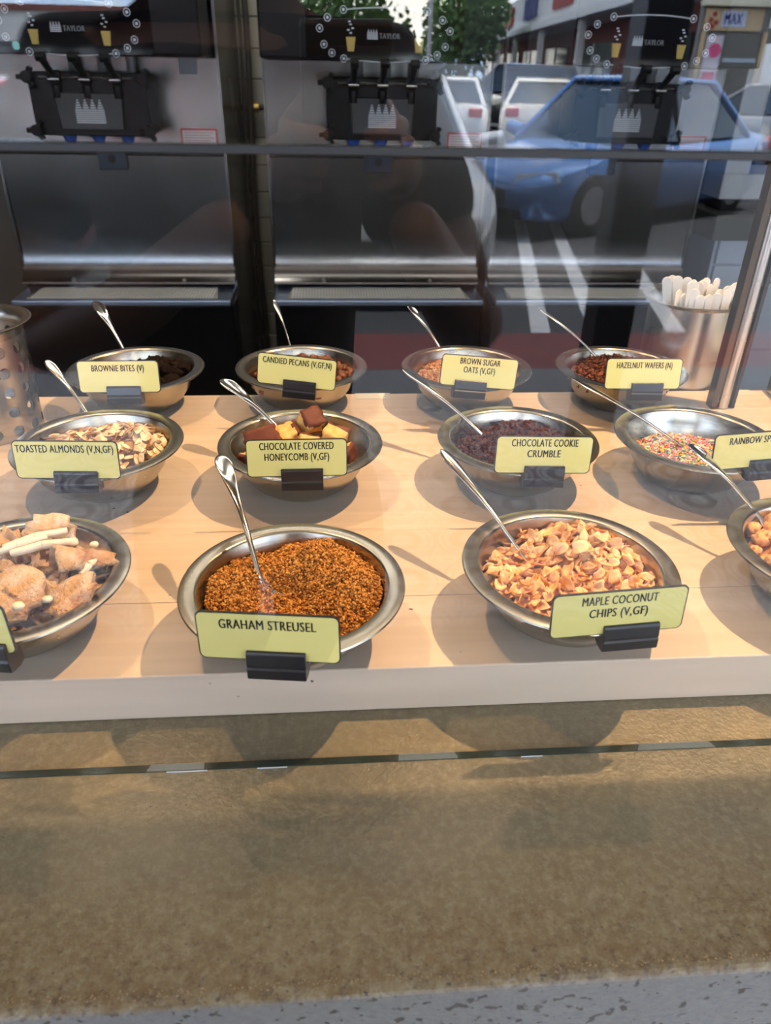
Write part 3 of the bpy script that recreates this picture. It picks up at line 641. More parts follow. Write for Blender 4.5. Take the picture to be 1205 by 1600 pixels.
def tree(loc, h, r, label, seed=1, n=900):
    T_ = thing('tree', loc, label=label, category='tree')
    bark = mat('grey_bark', (.12, .09, .07), .9); mb = MB(); mb.cyl((0, 0, 0), (.1, 0, h*.5), .22, 10, .14)
    for a in range(5): mb.cyl((.1, 0, h*.38), (r*.5*cos(a*1.26), r*.5*sin(a*1.26), h*.72), .09, 6, .04)
    mb.build('trunk', bark, T_)
    rr = random.Random(seed); mb = MB(); cl = [(rr.uniform(-r, r)*.6, rr.uniform(-r, r)*.6, h*rr.uniform(.45, .9), r*rr.uniform(.35, .55)) for _ in range(14)]
    for i in range(n*2):
        cx, cy, cz_, cr_ = rr.choice(cl); d = Vector((rr.gauss(0, 1), rr.gauss(0, 1), rr.gauss(0, 1))).normalized()*cr_*rr.uniform(.7, 1.05)
        p = Vector((cx, cy, cz_))+d; s = rr.uniform(.10, .22)*r/2.5; a = Vector((rr.gauss(0, 1), rr.gauss(0, 1), rr.gauss(0, 1))).normalized(); b_ = a.orthogonal()
        mb.add([p+a*s, p+b_*s*.6, p-a*s, p-b_*s*.6], [(0, 1, 2, 3)])
    mb.build('crown', mat('leaf_green', (.10, .20, .045), .6, var=((.05, .12, .03), 1.2, .4, .6, 3)), T_, recalc=False)['kind'] = 'stuff'
tree((6.9, -44, GZ), 5.2, 2.7, 'leafy green tree left of the strip mall', 3)
tree((9.0, -62, GZ), 4.4, 2.2, 'smaller green tree nearest the far end of the strip mall', 5)
tree((1.5, -50, GZ), 5.6, 3.4, 'broad green tree far behind the photographer', 8)
pl = thing('lamp_pole', (4.6, -38, GZ), label='tall thin street lamp pole rising beside the trees', category='lamp pole')
MB().cyl((0, 0, 0), (0, 0, 9), .11, 10, .07).build('pole', mat('galvanised', (.5, .5, .5), .5, .5), pl, smooth=40); MB().box(-.1, 1.2, -.12, .12, 8.9, 9.05).build('lamp_arm', mat('galvanised', (.5, .5, .5), .5, .5), pl)
FB = thing('far_building', (-14, -75, GZ), label='low pale building far across the car park behind the photographer', category='building')
MB().box(-16, 16, -6, 0, 0, 5).build('wall', wht, FB); MB().box(-16.5, 16.5, -6.5, .5, 5, 5.4).build('roof', brk, FB)
for k in range(8): MB().box(-14+k*3.8, -11.6+k*3.8, 0, .06, .4, 2.8).build('window', sgl, FB)
# ------------------------------------------------------------------ bowls
IN = [(0, .0012), (.031, .0012), (.039, .0040), (.050, .0125), (.0585, .024), (.0635, .0355), (.0668, .0470)]   # inside wall (r, z)
OUT = [(.0, 0), (.032, 0), (.040, .0030), (.051, .0115), (.0595, .0235), (.0645, .035), (.0675, .0455)]
def build_bowl():
    prof = OUT + [(.0685, .0470), (.0775, .0474), (.0795, .0466), (.0802, .0473), (.0795, .0484), (.0780, .0486), (.0690, .0490), (.0678, .0484)] + IN[::-1]
    # densify with a smooth curve
    P = []
    for i in range(len(prof)-1):
        P.append(prof[i])
    P.append(prof[-1])
    return MB().lathe(P, 72)
BW = {'brownie': (-.2337, .5238), 'pecan': (-.0362, .5273), 'oats': (.1667, .5215), 'hazel': (.3606, .5167), 'almond': (-.2259, .3195), 'honey': (-.0314, .3148),
      'cookie': (.1847, .3165), 'sprinkle': (.3677, .3143), 'graham': (-.0304, .0833), 'coconut': (.1746, .0977), 'brittle': (-.2295, .103), 'cluster': (.391, .110)}
FOODN = {'brownie': 'brownie bites', 'pecan': 'candied pecans', 'oats': 'brown sugar oats', 'hazel': 'hazelnut wafer crumbs', 'almond': 'toasted almond flakes', 'honey': 'chocolate covered honeycomb',
         'cookie': 'chocolate cookie crumble', 'sprinkle': 'rainbow sprinkles', 'graham': 'graham streusel', 'coconut': 'maple coconut chips', 'brittle': 'cinnamon brittle shards', 'cluster': 'golden crisp clusters'}
b0 = None
for k, (x, y) in BW.items():
    if b0 is None:
        b0 = o = build_bowl().build('mixing_bowl', BOWL, smooth=35)
    else: o = b0.copy(); COL.objects.link(o)
    o.location = (x, y, TB+.0003); o.rotation_euler = (0, 0, hash(k) % 7 if False else len(k)*.7)
    o['label'] = 'wide-rimmed stainless steel bowl holding the '+FOODN[k]; o['category'] = 'bowl'; o['group'] = 'stainless bowls on the maple board'
def in_r(z):
    for (r0, z0), (r1, z1) in zip(IN[:-1], IN[1:]):
        if z0 <= z <= z1: return r0+(r1-r0)*(z-z0)/(z1-z0)
    return .0668 if z > .03 else .03
# mound heights above the bowl base: base level + bumps [(x, y, radius, height)]
MOUND = {
 'graham': (.037, [(.018, .034, .030, .018), (-.038, .012, .026, .013), (.045, -.002, .026, .014), (-.006, -.002, .020, -.012), (.010, .010, .012, -.004)]),
 'cookie': (.034, [(.015, .030, .035, .012), (-.045, -.005, .02, .004), (.0, -.01, .02, -.005)]),
 'sprinkle': (.026, [(.0, -.02, .05, .004), (.01, .02, .02, -.002)]),
 'coconut': (.037, [(.016, .032, .030, .020), (.04, .0, .03, .008), (-.04, -.01, .03, .005), (-.015, .0, .02, -.006)]),
 'almond': (.038, [(.02, .025, .03, .010), (-.03, .01, .03, .008), (.045, .01, .02, .006)]),
 'honey': (.022, [(.0, .02, .03, .006)]), 'brownie': (.036, [(.03, .02, .03, .012)]), 'pecan': (.037, [(.01, .03, .03, .010), (.04, 0, .03, .006)]),
 'oats': (.035, [(.01, .03, .04, .010), (-.02, -.01, .03, .004)]), 'hazel': (.035, [(.01, .03, .04, .010), (-.03, 0, .03, .006)]),
 'brittle': (.036, [(.01, .015, .04, .010)]), 'cluster': (.036, [(.0, .02, .04, .012)])}
def mh(k, x, y):
    b, L_ = MOUND[k]; h = b
    for (cx, cy, r, a) in L_: h += a*math.exp(-((x-cx)**2+(y-cy)**2)/(r*r))
    rr = sqrt(x*x+y*y)/.066; h -= .004*max(0, rr-.6)/.4
    if k in ('graham', 'cookie'): h += .0042*noise.noise(Vector((x*75, y*75, 1.7)))+.0022*noise.noise(Vector((x*210, y*210, 5.7)))
    return h
def bed(k, m, drop=.003, noise_amp=.0008, n=40):
    """closed mound under the loose pieces, filling the bowl to its wall"""
    mb = MB(); nr = n//2; vs = [(0, 0, mh(k, 0, 0)-drop)]; na = 56
    for j in range(1, nr+1):
        for i in range(na):
            a = 2*pi*i/na; z = MOUND[k][0]; rmax = .055
            for _ in range(6): rmax = in_r(max(.004, min(.046, mh(k, rmax*cos(a), rmax*sin(a))-drop)))-.0015
            r = rmax*j/nr; x, y = r*cos(a), r*sin(a)
            vs.append((x, y, mh(k, x, y)-drop+noise_amp*noise.noise(Vector((x*180, y*180, 3.1)))*(1 if j < nr else 0)))
    fs = [(0, 1+i, 1+(i+1) % na) for i in range(na)]
    for j in range(nr-1):
        for i in range(na): fs.append((1+j*na+i, 1+(j+1)*na+i, 1+(j+1)*na+(i+1) % na, 1+j*na+(i+1) % na))
    return mb.add(vs, fs)
def spots(k, n, seed, drop=0, jit=.002, rin=.0):
    rr = random.Random(seed); out = []
    while len(out) < n:
        a = rr.uniform(0, 2*pi); r = .066*sqrt(rr.uniform(0, 1)); x, y = r*cos(a), r*sin(a); z = mh(k, x, y)-drop
        if r < in_r(max(.004, min(.046, z)))-.002-rin: out.append((x, y, z+rr.uniform(-jit, jit)))
    return out
ico = None
def ico_np(sub=1):
    bm = bmesh.new(); bmesh.ops.create_icosphere(bm, subdivisions=sub, radius=1); v = np.array([x.co[:] for x in bm.verts]); f = np.array([[q.index for q in p.verts] for p in bm.faces]); bm.free(); return v, f
def rand_rot(rs, n):
    q = rs.normal(size=(n, 4)); q /= np.linalg.norm(q, axis=1)[:, None]; w, x, y, z = q.T
    return np.stack([np.stack([1-2*(y*y+z*z), 2*(x*y-z*w), 2*(x*z+y*w)], 1), np.stack([2*(x*y+z*w), 1-2*(x*x+z*z), 2*(y*z-x*w)], 1), np.stack([2*(x*z-y*w), 2*(y*z+x*w), 1-2*(x*x+y*y)], 1)], 1)
def grains(name, k, n, size, mats, seed, drop=.0, jit=.0012, shape=(1, 1, 1), sub=1, flat=False, jag=.25, parent=None, proto=None, tilt=1.0, beds=True, bedm=None, label='', group=None, category='topping', sizes=(.6, 1.25)):
    """thousands of loose grains joined into ONE stuff object lying on the mound of bowl k"""
    rs = np.random.RandomState(seed); v, f = proto if proto else ico_np(sub); nv = len(v); nf = len(f)
    P = np.array(spots(k, n, seed, drop, jit)); S = rs.uniform(sizes[0], sizes[1], (n, 1, 1))*size
    V = v[None]*(1+rs.uniform(-jag, jag, (n, nv, 1)))*np.array(shape)[None, None]*S
    Rm = rand_rot(rs, n)
    if tilt < 1:   # keep pieces mostly lying flat: yaw plus small tilt
        a = rs.uniform(0, 2*pi, n); t = rs.normal(0, tilt, n); u = rs.normal(0, tilt, n); ca, sa = np.cos(a), np.sin(a)
        Z = np.zeros((n, 3, 3)); Z[:, 0, 0] = ca; Z[:, 0, 1] = -sa; Z[:, 1, 0] = sa; Z[:, 1, 1] = ca; Z[:, 2, 2] = 1
        X = np.zeros((n, 3, 3)); X[:, 0, 0] = 1; X[:, 1, 1] = np.cos(t); X[:, 1, 2] = -np.sin(t); X[:, 2, 1] = np.sin(t); X[:, 2, 2] = np.cos(t)
        Y = np.zeros((n, 3, 3)); Y[:, 1, 1] = 1; Y[:, 0, 0] = np.cos(u); Y[:, 0, 2] = np.sin(u); Y[:, 2, 0] = -np.sin(u); Y[:, 2, 2] = np.cos(u)
        Rm = Z @ X @ Y
    V = np.einsum('nij,nvj->nvi', Rm, V)+P[:, None]
    Fc = (f[None]+(np.arange(n)*nv)[:, None, None]).reshape(-1, f.shape[1]); mi = np.repeat(rs.randint(0, len(mats), n), nf)
    me = bpy.data.meshes.new(name); me.from_pydata(V.reshape(-1, 3).tolist(), [], Fc.tolist())
    for m in mats: me.materials.append(m)
    me.polygons.foreach_set('material_index', mi.astype(np.int32)); me.polygons.foreach_set('use_smooth', [not flat]*len(me.polygons))
    if beds:
        b_ = bed(k, None); me2 = bpy.data.meshes.new('bed'); me2.from_pydata(b_.v, [], b_.f); me2.materials.append(mats[0])
        bm = bmesh.new(); bm.from_mesh(me); bm.from_mesh(me2); bm.to_mesh(me); bm.free()
    o = link(name, me, parent)
    if parent is None: o.location = (*BW[k], TB+.0003); o['label'] = label; o['category'] = category
    o['kind'] = 'stuff'; return o

# --- fine toppings
def fm(name, c, r=.7, spec=.2, **k): return mat(name, c, r, spec=spec, **k)
grains('graham_streusel', 'graham', 14500, .00092, [fm('streusel_amber', (.55, .245, .048)), fm('streusel_brown', (.43, .17, .03)), fm('streusel_gold', (.68, .35, .09)), fm('streusel_dark', (.29, .10, .018))], 11, jit=.0016, jag=.35,
       label='heap of fine orange-brown graham streusel crumbs filling the front bowl')
grains('cookie_crumble', 'cookie', 4200, .0016, [fm('cookie_dark', (.075, .020, .007), .95, spec=.08), fm('cookie_mid', (.115, .034, .013), .95, spec=.08), fm('cookie_black', (.034, .011, .005), .95, spec=.08)], 12, jit=.002, jag=.4,
       label='mound of dark chocolate cookie crumbs in the middle-row bowl')
capm = []
for i, c in enumerate([(.85, .80, .68), (.85, .80, .68), (.80, .05, .04), (.90, .30, .03), (.92, .62, .04), (.85, .25, .38), (.90, .50, .55), (.03, .22, .30), (.16, .42, .10), (.10, .05, .04)]): capm.append(mat('sprinkle_colour_%s' % 'abcdefghij'[i], c, .35))
def capsule():
    v = []; f = []; n = 6
    for z, r in ((-1, .45), (-.8, 1), (.8, 1), (1, .45)):
        for i in range(n): v.append((r*cos(2*pi*i/n)*.33, r*sin(2*pi*i/n)*.33, z))
    for j in range(3):
        for i in range(n): f.append((j*n+i, j*n+(i+1) % n, (j+1)*n+(i+1) % n)); f.append((j*n+i, (j+1)*n+(i+1) % n, (j+1)*n+i))
    for j, o_ in ((0, 0), (3, 3*n)):
        for i in range(1, n-1): f.append((o_, o_+i+1, o_+i) if j == 0 else (o_, o_+i, o_+i+1))
    v = np.array(v)[:, [2, 0, 1]]; return v, np.array(f)
grains('rainbow_sprinkles', 'sprinkle', 2600, .0026, capm, 13, jit=.0012, jag=.03, proto=capsule(), tilt=.35, sizes=(.8, 1.15), label='loose multicoloured sugar sprinkles half filling the bowl')
grains('brown_sugar_oats', 'oats', 2300, .0026, [fm('oat_gold', (.44, .22, .085)), fm('oat_pale', (.50, .32, .18)), fm('oat_brown', (.30, .12, .045))], 14, shape=(1.3, .7, .4), jag=.3, tilt=.6, label='loose golden brown sugar oats in the back-row bowl')
grains('hazelnut_wafer_crumbs', 'hazel', 2000, .0028, [fm('wafer_russet', (.17, .052, .027)), fm('wafer_brown', (.12, .036, .02)), fm('wafer_light', (.24, .085, .045)), fm('wafer_dark', (.05, .02, .016))], 15, jit=.0035, shape=(1.5, .8, .45), jag=.45, flat=True, label='crumbled russet hazelnut wafers in the back-row bowl at right')

# --- countable toppings: each piece is an object of its own
def pieces(name, k, n, meshes, seed, label, group, drop=0, jit=.002, tilt=.5, scl=(.8, 1.2), rin=.0, bedmat=None, bedname='crumb_bed', bedlabel='', minsep=0):
    x0, y0 = BW[k]; rr = random.Random(seed)
    if bedmat is not None:
        b_ = bed(k, None, .0045, .002).build(bedname, bedmat, smooth=60, recalc=False, kind='stuff', label=bedlabel, category='topping'); b_.location = (x0, y0, TB+.0003)
    first = {}
    pts = []
    for (x, y, z) in spots(k, n*(14 if minsep else 1), seed, drop, jit, rin):
        if minsep and any((x-a)**2+(y-b_)**2 < minsep**2 for a, b_, c in pts): continue
        pts.append((x, y, z))
        if len(pts) >= n: break
    for (x, y, z) in pts:
        me = rr.choice(meshes); o = bpy.data.objects.new(name, me); COL.objects.link(o)
        s = rr.uniform(*scl); o.scale = (s, s, s); e = .0008
        gx = (mh(k, x+e, y)-mh(k, x-e, y))/(2*e); gy = (mh(k, x, y+e)-mh(k, x, y-e))/(2*e)
        nrm = Vector((-gx+rr.gauss(0, tilt), -gy+rr.gauss(0, tilt), 1)).normalized()
        o.rotation_euler = (nrm.to_track_quat('Z', 'Y').to_matrix() @ Matrix.Rotation(rr.uniform(0, 2*pi), 3, 'Z')).to_euler()
        o.location = (x0+x, y0+y, TB+z+.0005); o['label'] = label; o['category'] = 'topping'; o['group'] = group
    return
alm = mat('almond_flesh', (.86, .70, .46), .6, var=((.72, .48, .24), 90, .45, .65, 3), rnd=.12); alsk = mat('almond_skin', (.34, .14, .07), .7)
AM = [with_mats(flake_mesh(s, .0085, .0145, .0009, .22, .14, 10), alm, alsk if s % 3 else alm) for s in range(1, 9)]
AMs = [with_mats(flake_mesh(s, .0075, .013, .0009, .3, .14, 10), alsk, alsk) for s in range(20, 22)]
pieces('almond_flake', 'almond', 240, AM*2+AMs, 21, 'thin toasted almond flake with a brown skin edge lying in its bowl', 'toasted almond flakes in the bowl', tilt=.55, jit=.003, scl=(.7, 1.1))
coc = mat('toasted_coconut', (.94, .60, .31), .5, var=((.86, .38, .13), 70, .42, .66, 3), rnd=.14, sss=.0); coe = mat('coconut_edge', (.72, .34, .10), .6)
CM = [with_mats(flake_mesh(s, .0085, .0125, .0007, .5, .33, 9, .12), coc, coe) for s in range(31, 41)]
pieces('coconut_chip', 'coconut', 295, CM, 22, 'crisp curled orange-gold coconut chip in the front-right bowl', 'maple coconut chips in the bowl', tilt=.75, jit=.0035, scl=(.65, 1.15))
def flake_np(me):
    return np.array([v.co[:] for v in me.vertices]), np.array([list(p.vertices)+[p.vertices[-1]]*(4-len(p.vertices)) for p in me.polygons])
def small_flakes(name, k, n, meshes, seed, label, drop, scl, tilt, bedm):
    rr = random.Random(seed); bm = bmesh.new()
    for (x, y, z) in spots(k, n, seed, drop, .0025):
        me = rr.choice(meshes); n0 = len(bm.verts); bm.from_mesh(me); bm.verts.ensure_lookup_table(); s = rr.uniform(*scl); nrm = Vector((rr.gauss(0, tilt), rr.gauss(0, tilt), 1)).normalized()
        q = Matrix.Translation((x, y, z)) @ (nrm.to_track_quat('Z', 'Y').to_matrix() @ Matrix.Rotation(rr.uniform(0, 6.28), 3, 'Z')).to_4x4() @ Matrix.Scale(s, 4)
        for v in bm.verts[n0:]: v.co = q @ v.co
    b_ = bed(k, None, .0045, .002); m2 = bpy.data.meshes.new('b'); m2.from_pydata(b_.v, [], b_.f); nf = len(bm.faces); bm.from_mesh(m2)
    bm.faces.ensure_lookup_table()
    for f in bm.faces[nf:]: f.material_index = 2
    me = bpy.data.meshes.new(name); bm.to_mesh(me); bm.free()
    for m in list(meshes[0].materials)+[bedm]: me.materials.append(m)
    o = link(name, me, None, kind='stuff', label=label, category='topping'); o.location = (*BW[k], TB+.0003)
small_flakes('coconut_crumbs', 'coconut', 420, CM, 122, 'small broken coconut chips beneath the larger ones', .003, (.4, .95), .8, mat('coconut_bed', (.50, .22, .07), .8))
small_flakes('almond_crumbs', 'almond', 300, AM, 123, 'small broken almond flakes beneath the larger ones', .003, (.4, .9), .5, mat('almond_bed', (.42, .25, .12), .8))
pec = mat('candied_pecan', (.15, .052, .024), .4, spec=.3, bump=(500, .5, .001), var=((.26, .11, .055), 160, .5, .65, 3), rnd=.2)
PM = [with_mats(lump(s, .0048, .004, .0034, .45, 2.0, 2), pec) for s in range(41, 47)]
pieces('candied_pecan', 'pecan', 190, PM, 23, 'glazed red-brown candied pecan piece in the back-row bowl', 'candied pecan pieces in the bowl', drop=.001, jit=.003, tilt=1, bedmat=mat('pecan_bed', (.10, .035, .018), .7), bedname='pecan_crumbs', bedlabel='sugary crumbs beneath the pecan pieces', scl=(.6, 1.2))
clu = mat('golden_cluster', (.80, .36, .10), .55, bump=(400, .4, .001), var=((.85, .50, .22), 90, .4, .65, 4), rnd=.1)
KM = [with_mats(lump(s, .0075, .006, .0052, .55, 1.9, 3), clu) for s in range(51, 57)]
pieces('crisp_cluster', 'cluster', 175, KM, 24, 'knobbly golden-orange crisp cluster in the bowl cut off by the right edge', 'golden crisp clusters in the bowl', jit=.004, tilt=1, bedmat=mat('cluster_bed', (.45, .18, .05), .7), bedname='cluster_crumbs', bedlabel='crumbs beneath the golden clusters', scl=(.55, 1.1))
brn = mat('brownie_crumb', (.012, .007, .005), .95, spec=.08, bump=(500, .6, .0012), var=((.022, .013, .009), 120, .5, .7, 4))
BM = [with_mats(lump(s, .0088, .0078, .0065, .22, 2.0, 5, sharp=.8), brn) for s in range(61, 66)]
pieces('brownie_bite', 'brownie', 46, BM, 25, 'dark crumbly brownie cube in the back-left bowl', 'brownie bites in the bowl', drop=.0, jit=.003, tilt=.8, rin=.006, bedmat=mat('brownie_bed', (.008, .005, .004), .95, spec=.05), bedname='brownie_crumbs', bedlabel='brownie crumbs under the cubes', scl=(.8, 1.15), minsep=.0095)
# honeycomb: golden chunks, each with a chocolate face, placed one by one as in the photograph
hcg = mat('honeycomb_gold', (.74, .40, .09), .6, bump=(450, .7, .0012), var=((.82, .56, .22), 120, .4, .65, 4)); hch = mat('milk_chocolate', (.13, .036, .020), .55, spec=.25, bump=(150, .3, .001), var=((.22, .08, .05), 60, .5, .75, 3))
def honey_piece(seed, x, y, z, w, d, h, rot, what):
    me = lump(seed, w/1.5, d/1.5, h/1.5, .22, 1.8, 6, sharp=.86)
    me.materials.append(hcg); me.materials.append(hch)
    for p in me.polygons: 
        if p.center.z > h*.30: p.material_index = 1
    o = link('honeycomb_chunk', me, None, label=what, category='topping', group='honeycomb chunks in the bowl'); bx, by = BW['honey']
    o.location = (bx+x, by+y, TB+z+.005); o.rotation_euler = rot; o.scale = (1.12,)*3; return o
HP = [(.010, .034, .050, .019, .017, .016, (R(38), 0, R(35)), 'honeycomb chunk with its chocolate face tipped to the front, topmost at the back'),
 (-.038, .012, .040, .030, .018, .016, (R(48), R(-10), R(20)), 'large honeycomb chunk with a broad chocolate face at the left'),
 (-.012, .024, .041, .010, .024, .018, (R(20), R(70), R(35)), 'upright golden slab of honeycomb just right of the spoon'),
 (.006, .010, .036, .018, .014, .013, (R(-60), R(20), R(10)), 'plain golden honeycomb chunk in the centre of the bowl'),
 (.034, .016, .040, .020, .017, .015, (R(-70), R(15), R(-20)), 'rounded golden honeycomb chunk at the right'),
 (.040, -.010, .034, .012, .020, .020, (R(10), R(75), R(-10)), 'honeycomb chunk with a dark side standing at the right wall'),
 (-.045, -.020, .033, .018, .014, .018, (R(80), 0, R(-20)), 'small honeycomb chunk low at the left front'),
 (.030, -.034, .031, .018, .016, .012, (R(-40), R(30), R(10)), 'pale honeycomb chunk behind the name card'),
 (-.016, -.020, .032, .020, .018, .015, (R(100), 0, R(40)), 'honeycomb chunk under the spoon'),
 (-.004, .042, .036, .012, .012, .010, (R(30), R(20), 0), 'small chocolate-faced honeycomb piece at the back wall'),
 (.010, -.012, .028, .022, .018, .014, (R(60), R(40), 0), 'honeycomb chunk low in the middle behind the name card'),
 (-.022, .006, .030, .020, .018, .014, (R(170), R(10), R(60)), 'golden honeycomb chunk beneath the broad chocolate one')]
for i, (x, y, z, w, d, h, r_, lb) in enumerate(HP): honey_piece(70+i, x, y, z, w, d, h, r_, lb)
o = bed('honey', None, .002, .003).build('honeycomb_rubble', hcg, smooth=60, recalc=False, kind='stuff', label='golden honeycomb rubble in the bottom of the bowl', category='topping'); o.location = (*BW['honey'], TB+.0003)
# brittle shards
bri = mat('cinnamon_brittle', (.70, .41, .18), .55, bump=(420, .9, .003), var=[((.78, .60, .42), 60, .45, .60, 6), ((.46, .19, .08), 38, .52, .68, 5)], rnd=.15); wch = mat('white_chocolate', (.86, .76, .56), .45)
SM = [with_mats(flake_mesh(s, .028, .042, .0030, .30, .30, 17, .30), bri, bri) for s in range(81, 91)]
o = bed('brittle', None, .003, .004).build('brittle_crumbs', bri, smooth=60, recalc=False, kind='stuff', label='small brittle crumbs under the large shards', category='topping'); o.location = (*BW['brittle'], TB+.0003)
pieces('brittle_shard', 'brittle', 105, SM, 27, 'ragged tan cinnamon brittle shard heaped in the front-left bowl', 'brittle shards in the front-left bowl', drop=-.003, jit=.009, tilt=.75, rin=.008, scl=(.25, .72))
x0, y0 = BW['brittle']
# the rolled cone-shaped shard and the white-chocolate sticks and drops on top
mb = MB(); vs = []; fs = []; n = 18; L_ = 8
for j in range(L_):
    t_ = j/(L_-1)
    for i in range(n): a = .3+5.4*i/(n-1); r = .0150*(1-t_*.62)*(1+.10*noise.noise(Vector((i*.6, j*.5, 2)))); vs.append((r*cos(a), t_*.042+.003*noise.noise(Vector((i*.9, 0, j*.2))), r*sin(a)))
for j in range(L_-1):
    for i in range(n-1): fs.append((j*n+i, j*n+i+1, (j+1)*n+i+1, (j+1)*n+i))
o = mb.add(vs, fs).build('rolled_wafer_cone', bri, smooth=50, recalc=False, label='rolled hollow cone of brittle lying open end forward on the heap', category='topping'); o.location = (x0+.030, y0-.004, TB+.056); o.rotation_euler = (R(-14), 0, R(-62))
md = o.modifiers.new('thick', 'SOLIDIFY'); md.thickness = .0018
def big_shard(seed, w, l, loc, rot, lb, curl=.18):
    o = link('brittle_shard', with_mats(flake_mesh(seed, w, l, .0034, curl, .20, 22, .30), bri, bri), None, label=lb, category='topping'); o.location = (x0+loc[0], y0+loc[1], TB+loc[2]); o.rotation_euler = rot
big_shard(91, .040, .026, (.020, .034, .062), (R(58), R(8), R(-8)), 'tall upright brittle shard topping the heap at the back')
big_shard(92, .046, .040, (.012, -.032, .053), (R(24), R(-10), R(20)), 'broad glossy amber brittle shard at the front of the heap')
big_shard(93, .040, .030, (.046, -.028, .048), (R(10), R(-22), R(35)), 'pale brittle shard along the right-hand rim')
for i, (a, b_, r) in enumerate((((-.012, .020, .058), (.032, .030, .066), .0028), ((-.004, .012, .058), (.040, .020, .063), .0030), ((-.020, .012, .056), (.020, .022, .066), .0024), ((.046, .002, .056), (.060, .010, .052), .0024), ((.050, -.008, .052), (.058, .006, .056), .0028))):
    mb = MB(); p = Vector(a); q = Vector(b_); m_ = (p+q)/2+Vector((0, 0, .002)); mb.cyl(p, m_, r, 8, r*1.15); mb.cyl(m_, q, r*1.15, 8, r*.8)
    o = mb.build('coated_stick', wch, smooth=60, bevel=.0006, label='cream-coated wafer stick lying across the brittle heap', category='topping', group='cream-coated sticks on the brittle'); o.location = (x0, y0, TB)
for i, (x, y, z, r) in enumerate(((.038, .020, .062, .0042), (.052, .022, .058, .0034), (.054, .012, .056, .0030), (-.020, -.006, .054, .0042), (.020, -.046, .055, .0042), (.036, -.038, .054, .0036), (-.002, .018, .060, .003), (-.028, -.030, .052, .004), (-.012, -.040, .052, .0036))):
    me = lump(100+i, r, r*.85, r*.7, .2, 1.5, 2); me.materials.append(wch); o = link('white_chocolate_drop', me, None, label='cream white chocolate drop on the brittle heap', category='topping', group='white chocolate drops on the brittle'); o.location = (x0+x, y0+y, TB+z)

# ------------------------------------------------------------------ name cards with their clips
card_y = mat('pale_yellow_card', (.74, .655, .22), .35, coat=.35); card_k = mat('black_card_border', (.02, .02, .015), .4, coat=.3); ink = mat('black_card_ink', (.012, .011, .008), .5)
clipm = mat('black_clip_plastic', (.010, .010, .012), .28)
TAG = {'brownie': (-.2312, .4404, .1103, -.038, -.184, -.015), 'almond': (-.2280, .2399, .1112, -.007, -.09, .021), 'pecan': (-.0383, .4457, .1128, -.079, -.094, .092),
 'honey': (-.0315, .2380, .1108, .016, -.093, .003), 'oats': (.1657, .4396, .1129, .047, -.166, .105), 'cookie': (.1871, .2342, .1120, .013, -.135, .028), 'hazel': (.3541, .4344, .1113, -.017, -.18, .005),
 'sprinkle': (.3863, .2327, .1152, -.019, -.04, -.081), 'graham': (-.0413, .0040, .1083, -.147, -.06, -.024), 'coconut': (.1801, .0165, .1094, .016, 0.0, -.056), 'brittle': (-.2347, .0150, .1150, -.189, -.05, -.065)}
TXT = {'brownie': [('BROWNIE BITES (V)', .056, .0095)], 'almond': [('TOASTED ALMONDS (V,N,GF)', .081, .0105)], 'pecan': [('CANDIED PECANS (V,GF,N)', .076, .0105)],
 'honey': [('CHOCOLATE COVERED', .064, .0115), ('HONEYCOMB (V,GF)', .056, .0015)], 'oats': [('BROWN SUGAR', .046, .0115), ('OATS (V,GF)', .036, .0020)], 'cookie': [('CHOCOLATE COOKIE', .060, .0115), ('CRUMBLE', .030, .0015)],
 'hazel': [('HAZELNUT WAFERS (N)', .064, .0100)], 'sprinkle': [('RAINBOW SPRINKLES', .060, .0105)], 'graham': [('GRAHAM STREUSEL', .059, .0095)], 'coconut': [('MAPLE COCONUT', .049, .0110), ('CHIPS (V,GF)', .038, .0010)], 'brittle': []}
CLIPX = {'brownie': .004, 'almond': .006, 'pecan': .004, 'honey': .004, 'oats': -.008, 'cookie': .002, 'hazel': .006, 'sprinkle': .010, 'graham': .004, 'coconut': .010, 'brittle': .02}
clipprof = [(-.0022, -.0100), (.0018, -.0100), (.0026, -.0150), (.0060, -.0182), (.0110, -.0195), (.0110, -.0300), (.0060, -.0318), (-.0005, -.0312), (-.0040, -.0300), (-.0045, -.0225), (-.0034, -.0212), (-.0040, -.0200), (-.0034, -.0118)]
plate_me = None
for k, (x, y, z, ya, ti, ro) in TAG.items():
    what = ' '.join(t for t, _, _ in TXT[k]).title() if TXT[k] else ''
    T_ = thing('name_card', (x, y, z), label=('yellow name card reading "%s" clipped to the bowl rim' % what.lower()) if what else 'yellow name card cut off by the left edge, clipped to the brittle bowl', category='sign', group='yellow name cards')
    T_.rotation_mode = 'QUATERNION'; M_ = Matrix.Rotation(ya, 3, 'Z') @ Matrix.Rotation(ti, 3, 'X') @ Matrix.Rotation(ro, 3, 'Y'); T_.rotation_quaternion = M_.to_quaternion()
    if plate_me is None:
        a_ = MB().plate(rrect(.088, .035, .0042), -.0006, .0006).build('border', card_k, T_); b_ = MB().plate(rrect(.0862, .0332, .0036), -.0009, -.0006).build('card', card_y, T_, label='yellow card face'); plate_me = (a_.data, b_.data)
        c_ = MB().prism(clipprof, -.0185, .0185).build('clip', clipm, T_, bevel=.0006, seg=2); clip_me = c_.data
    else:
        link('border', plate_me[0], T_); link('card', plate_me[1], T_); c_ = link('clip', clip_me, T_)
    c_['label'] = 'black plastic clip'; c_.location = (CLIPX[k], 0, 0)
    for t, w, dz in TXT[k]:
        lt = link('lettering', text_mesh(t, w, .0070), T_); lt.data.materials.append(ink); lt.location = (0 if k != 'almond' else -.0005, -.00105, dz)

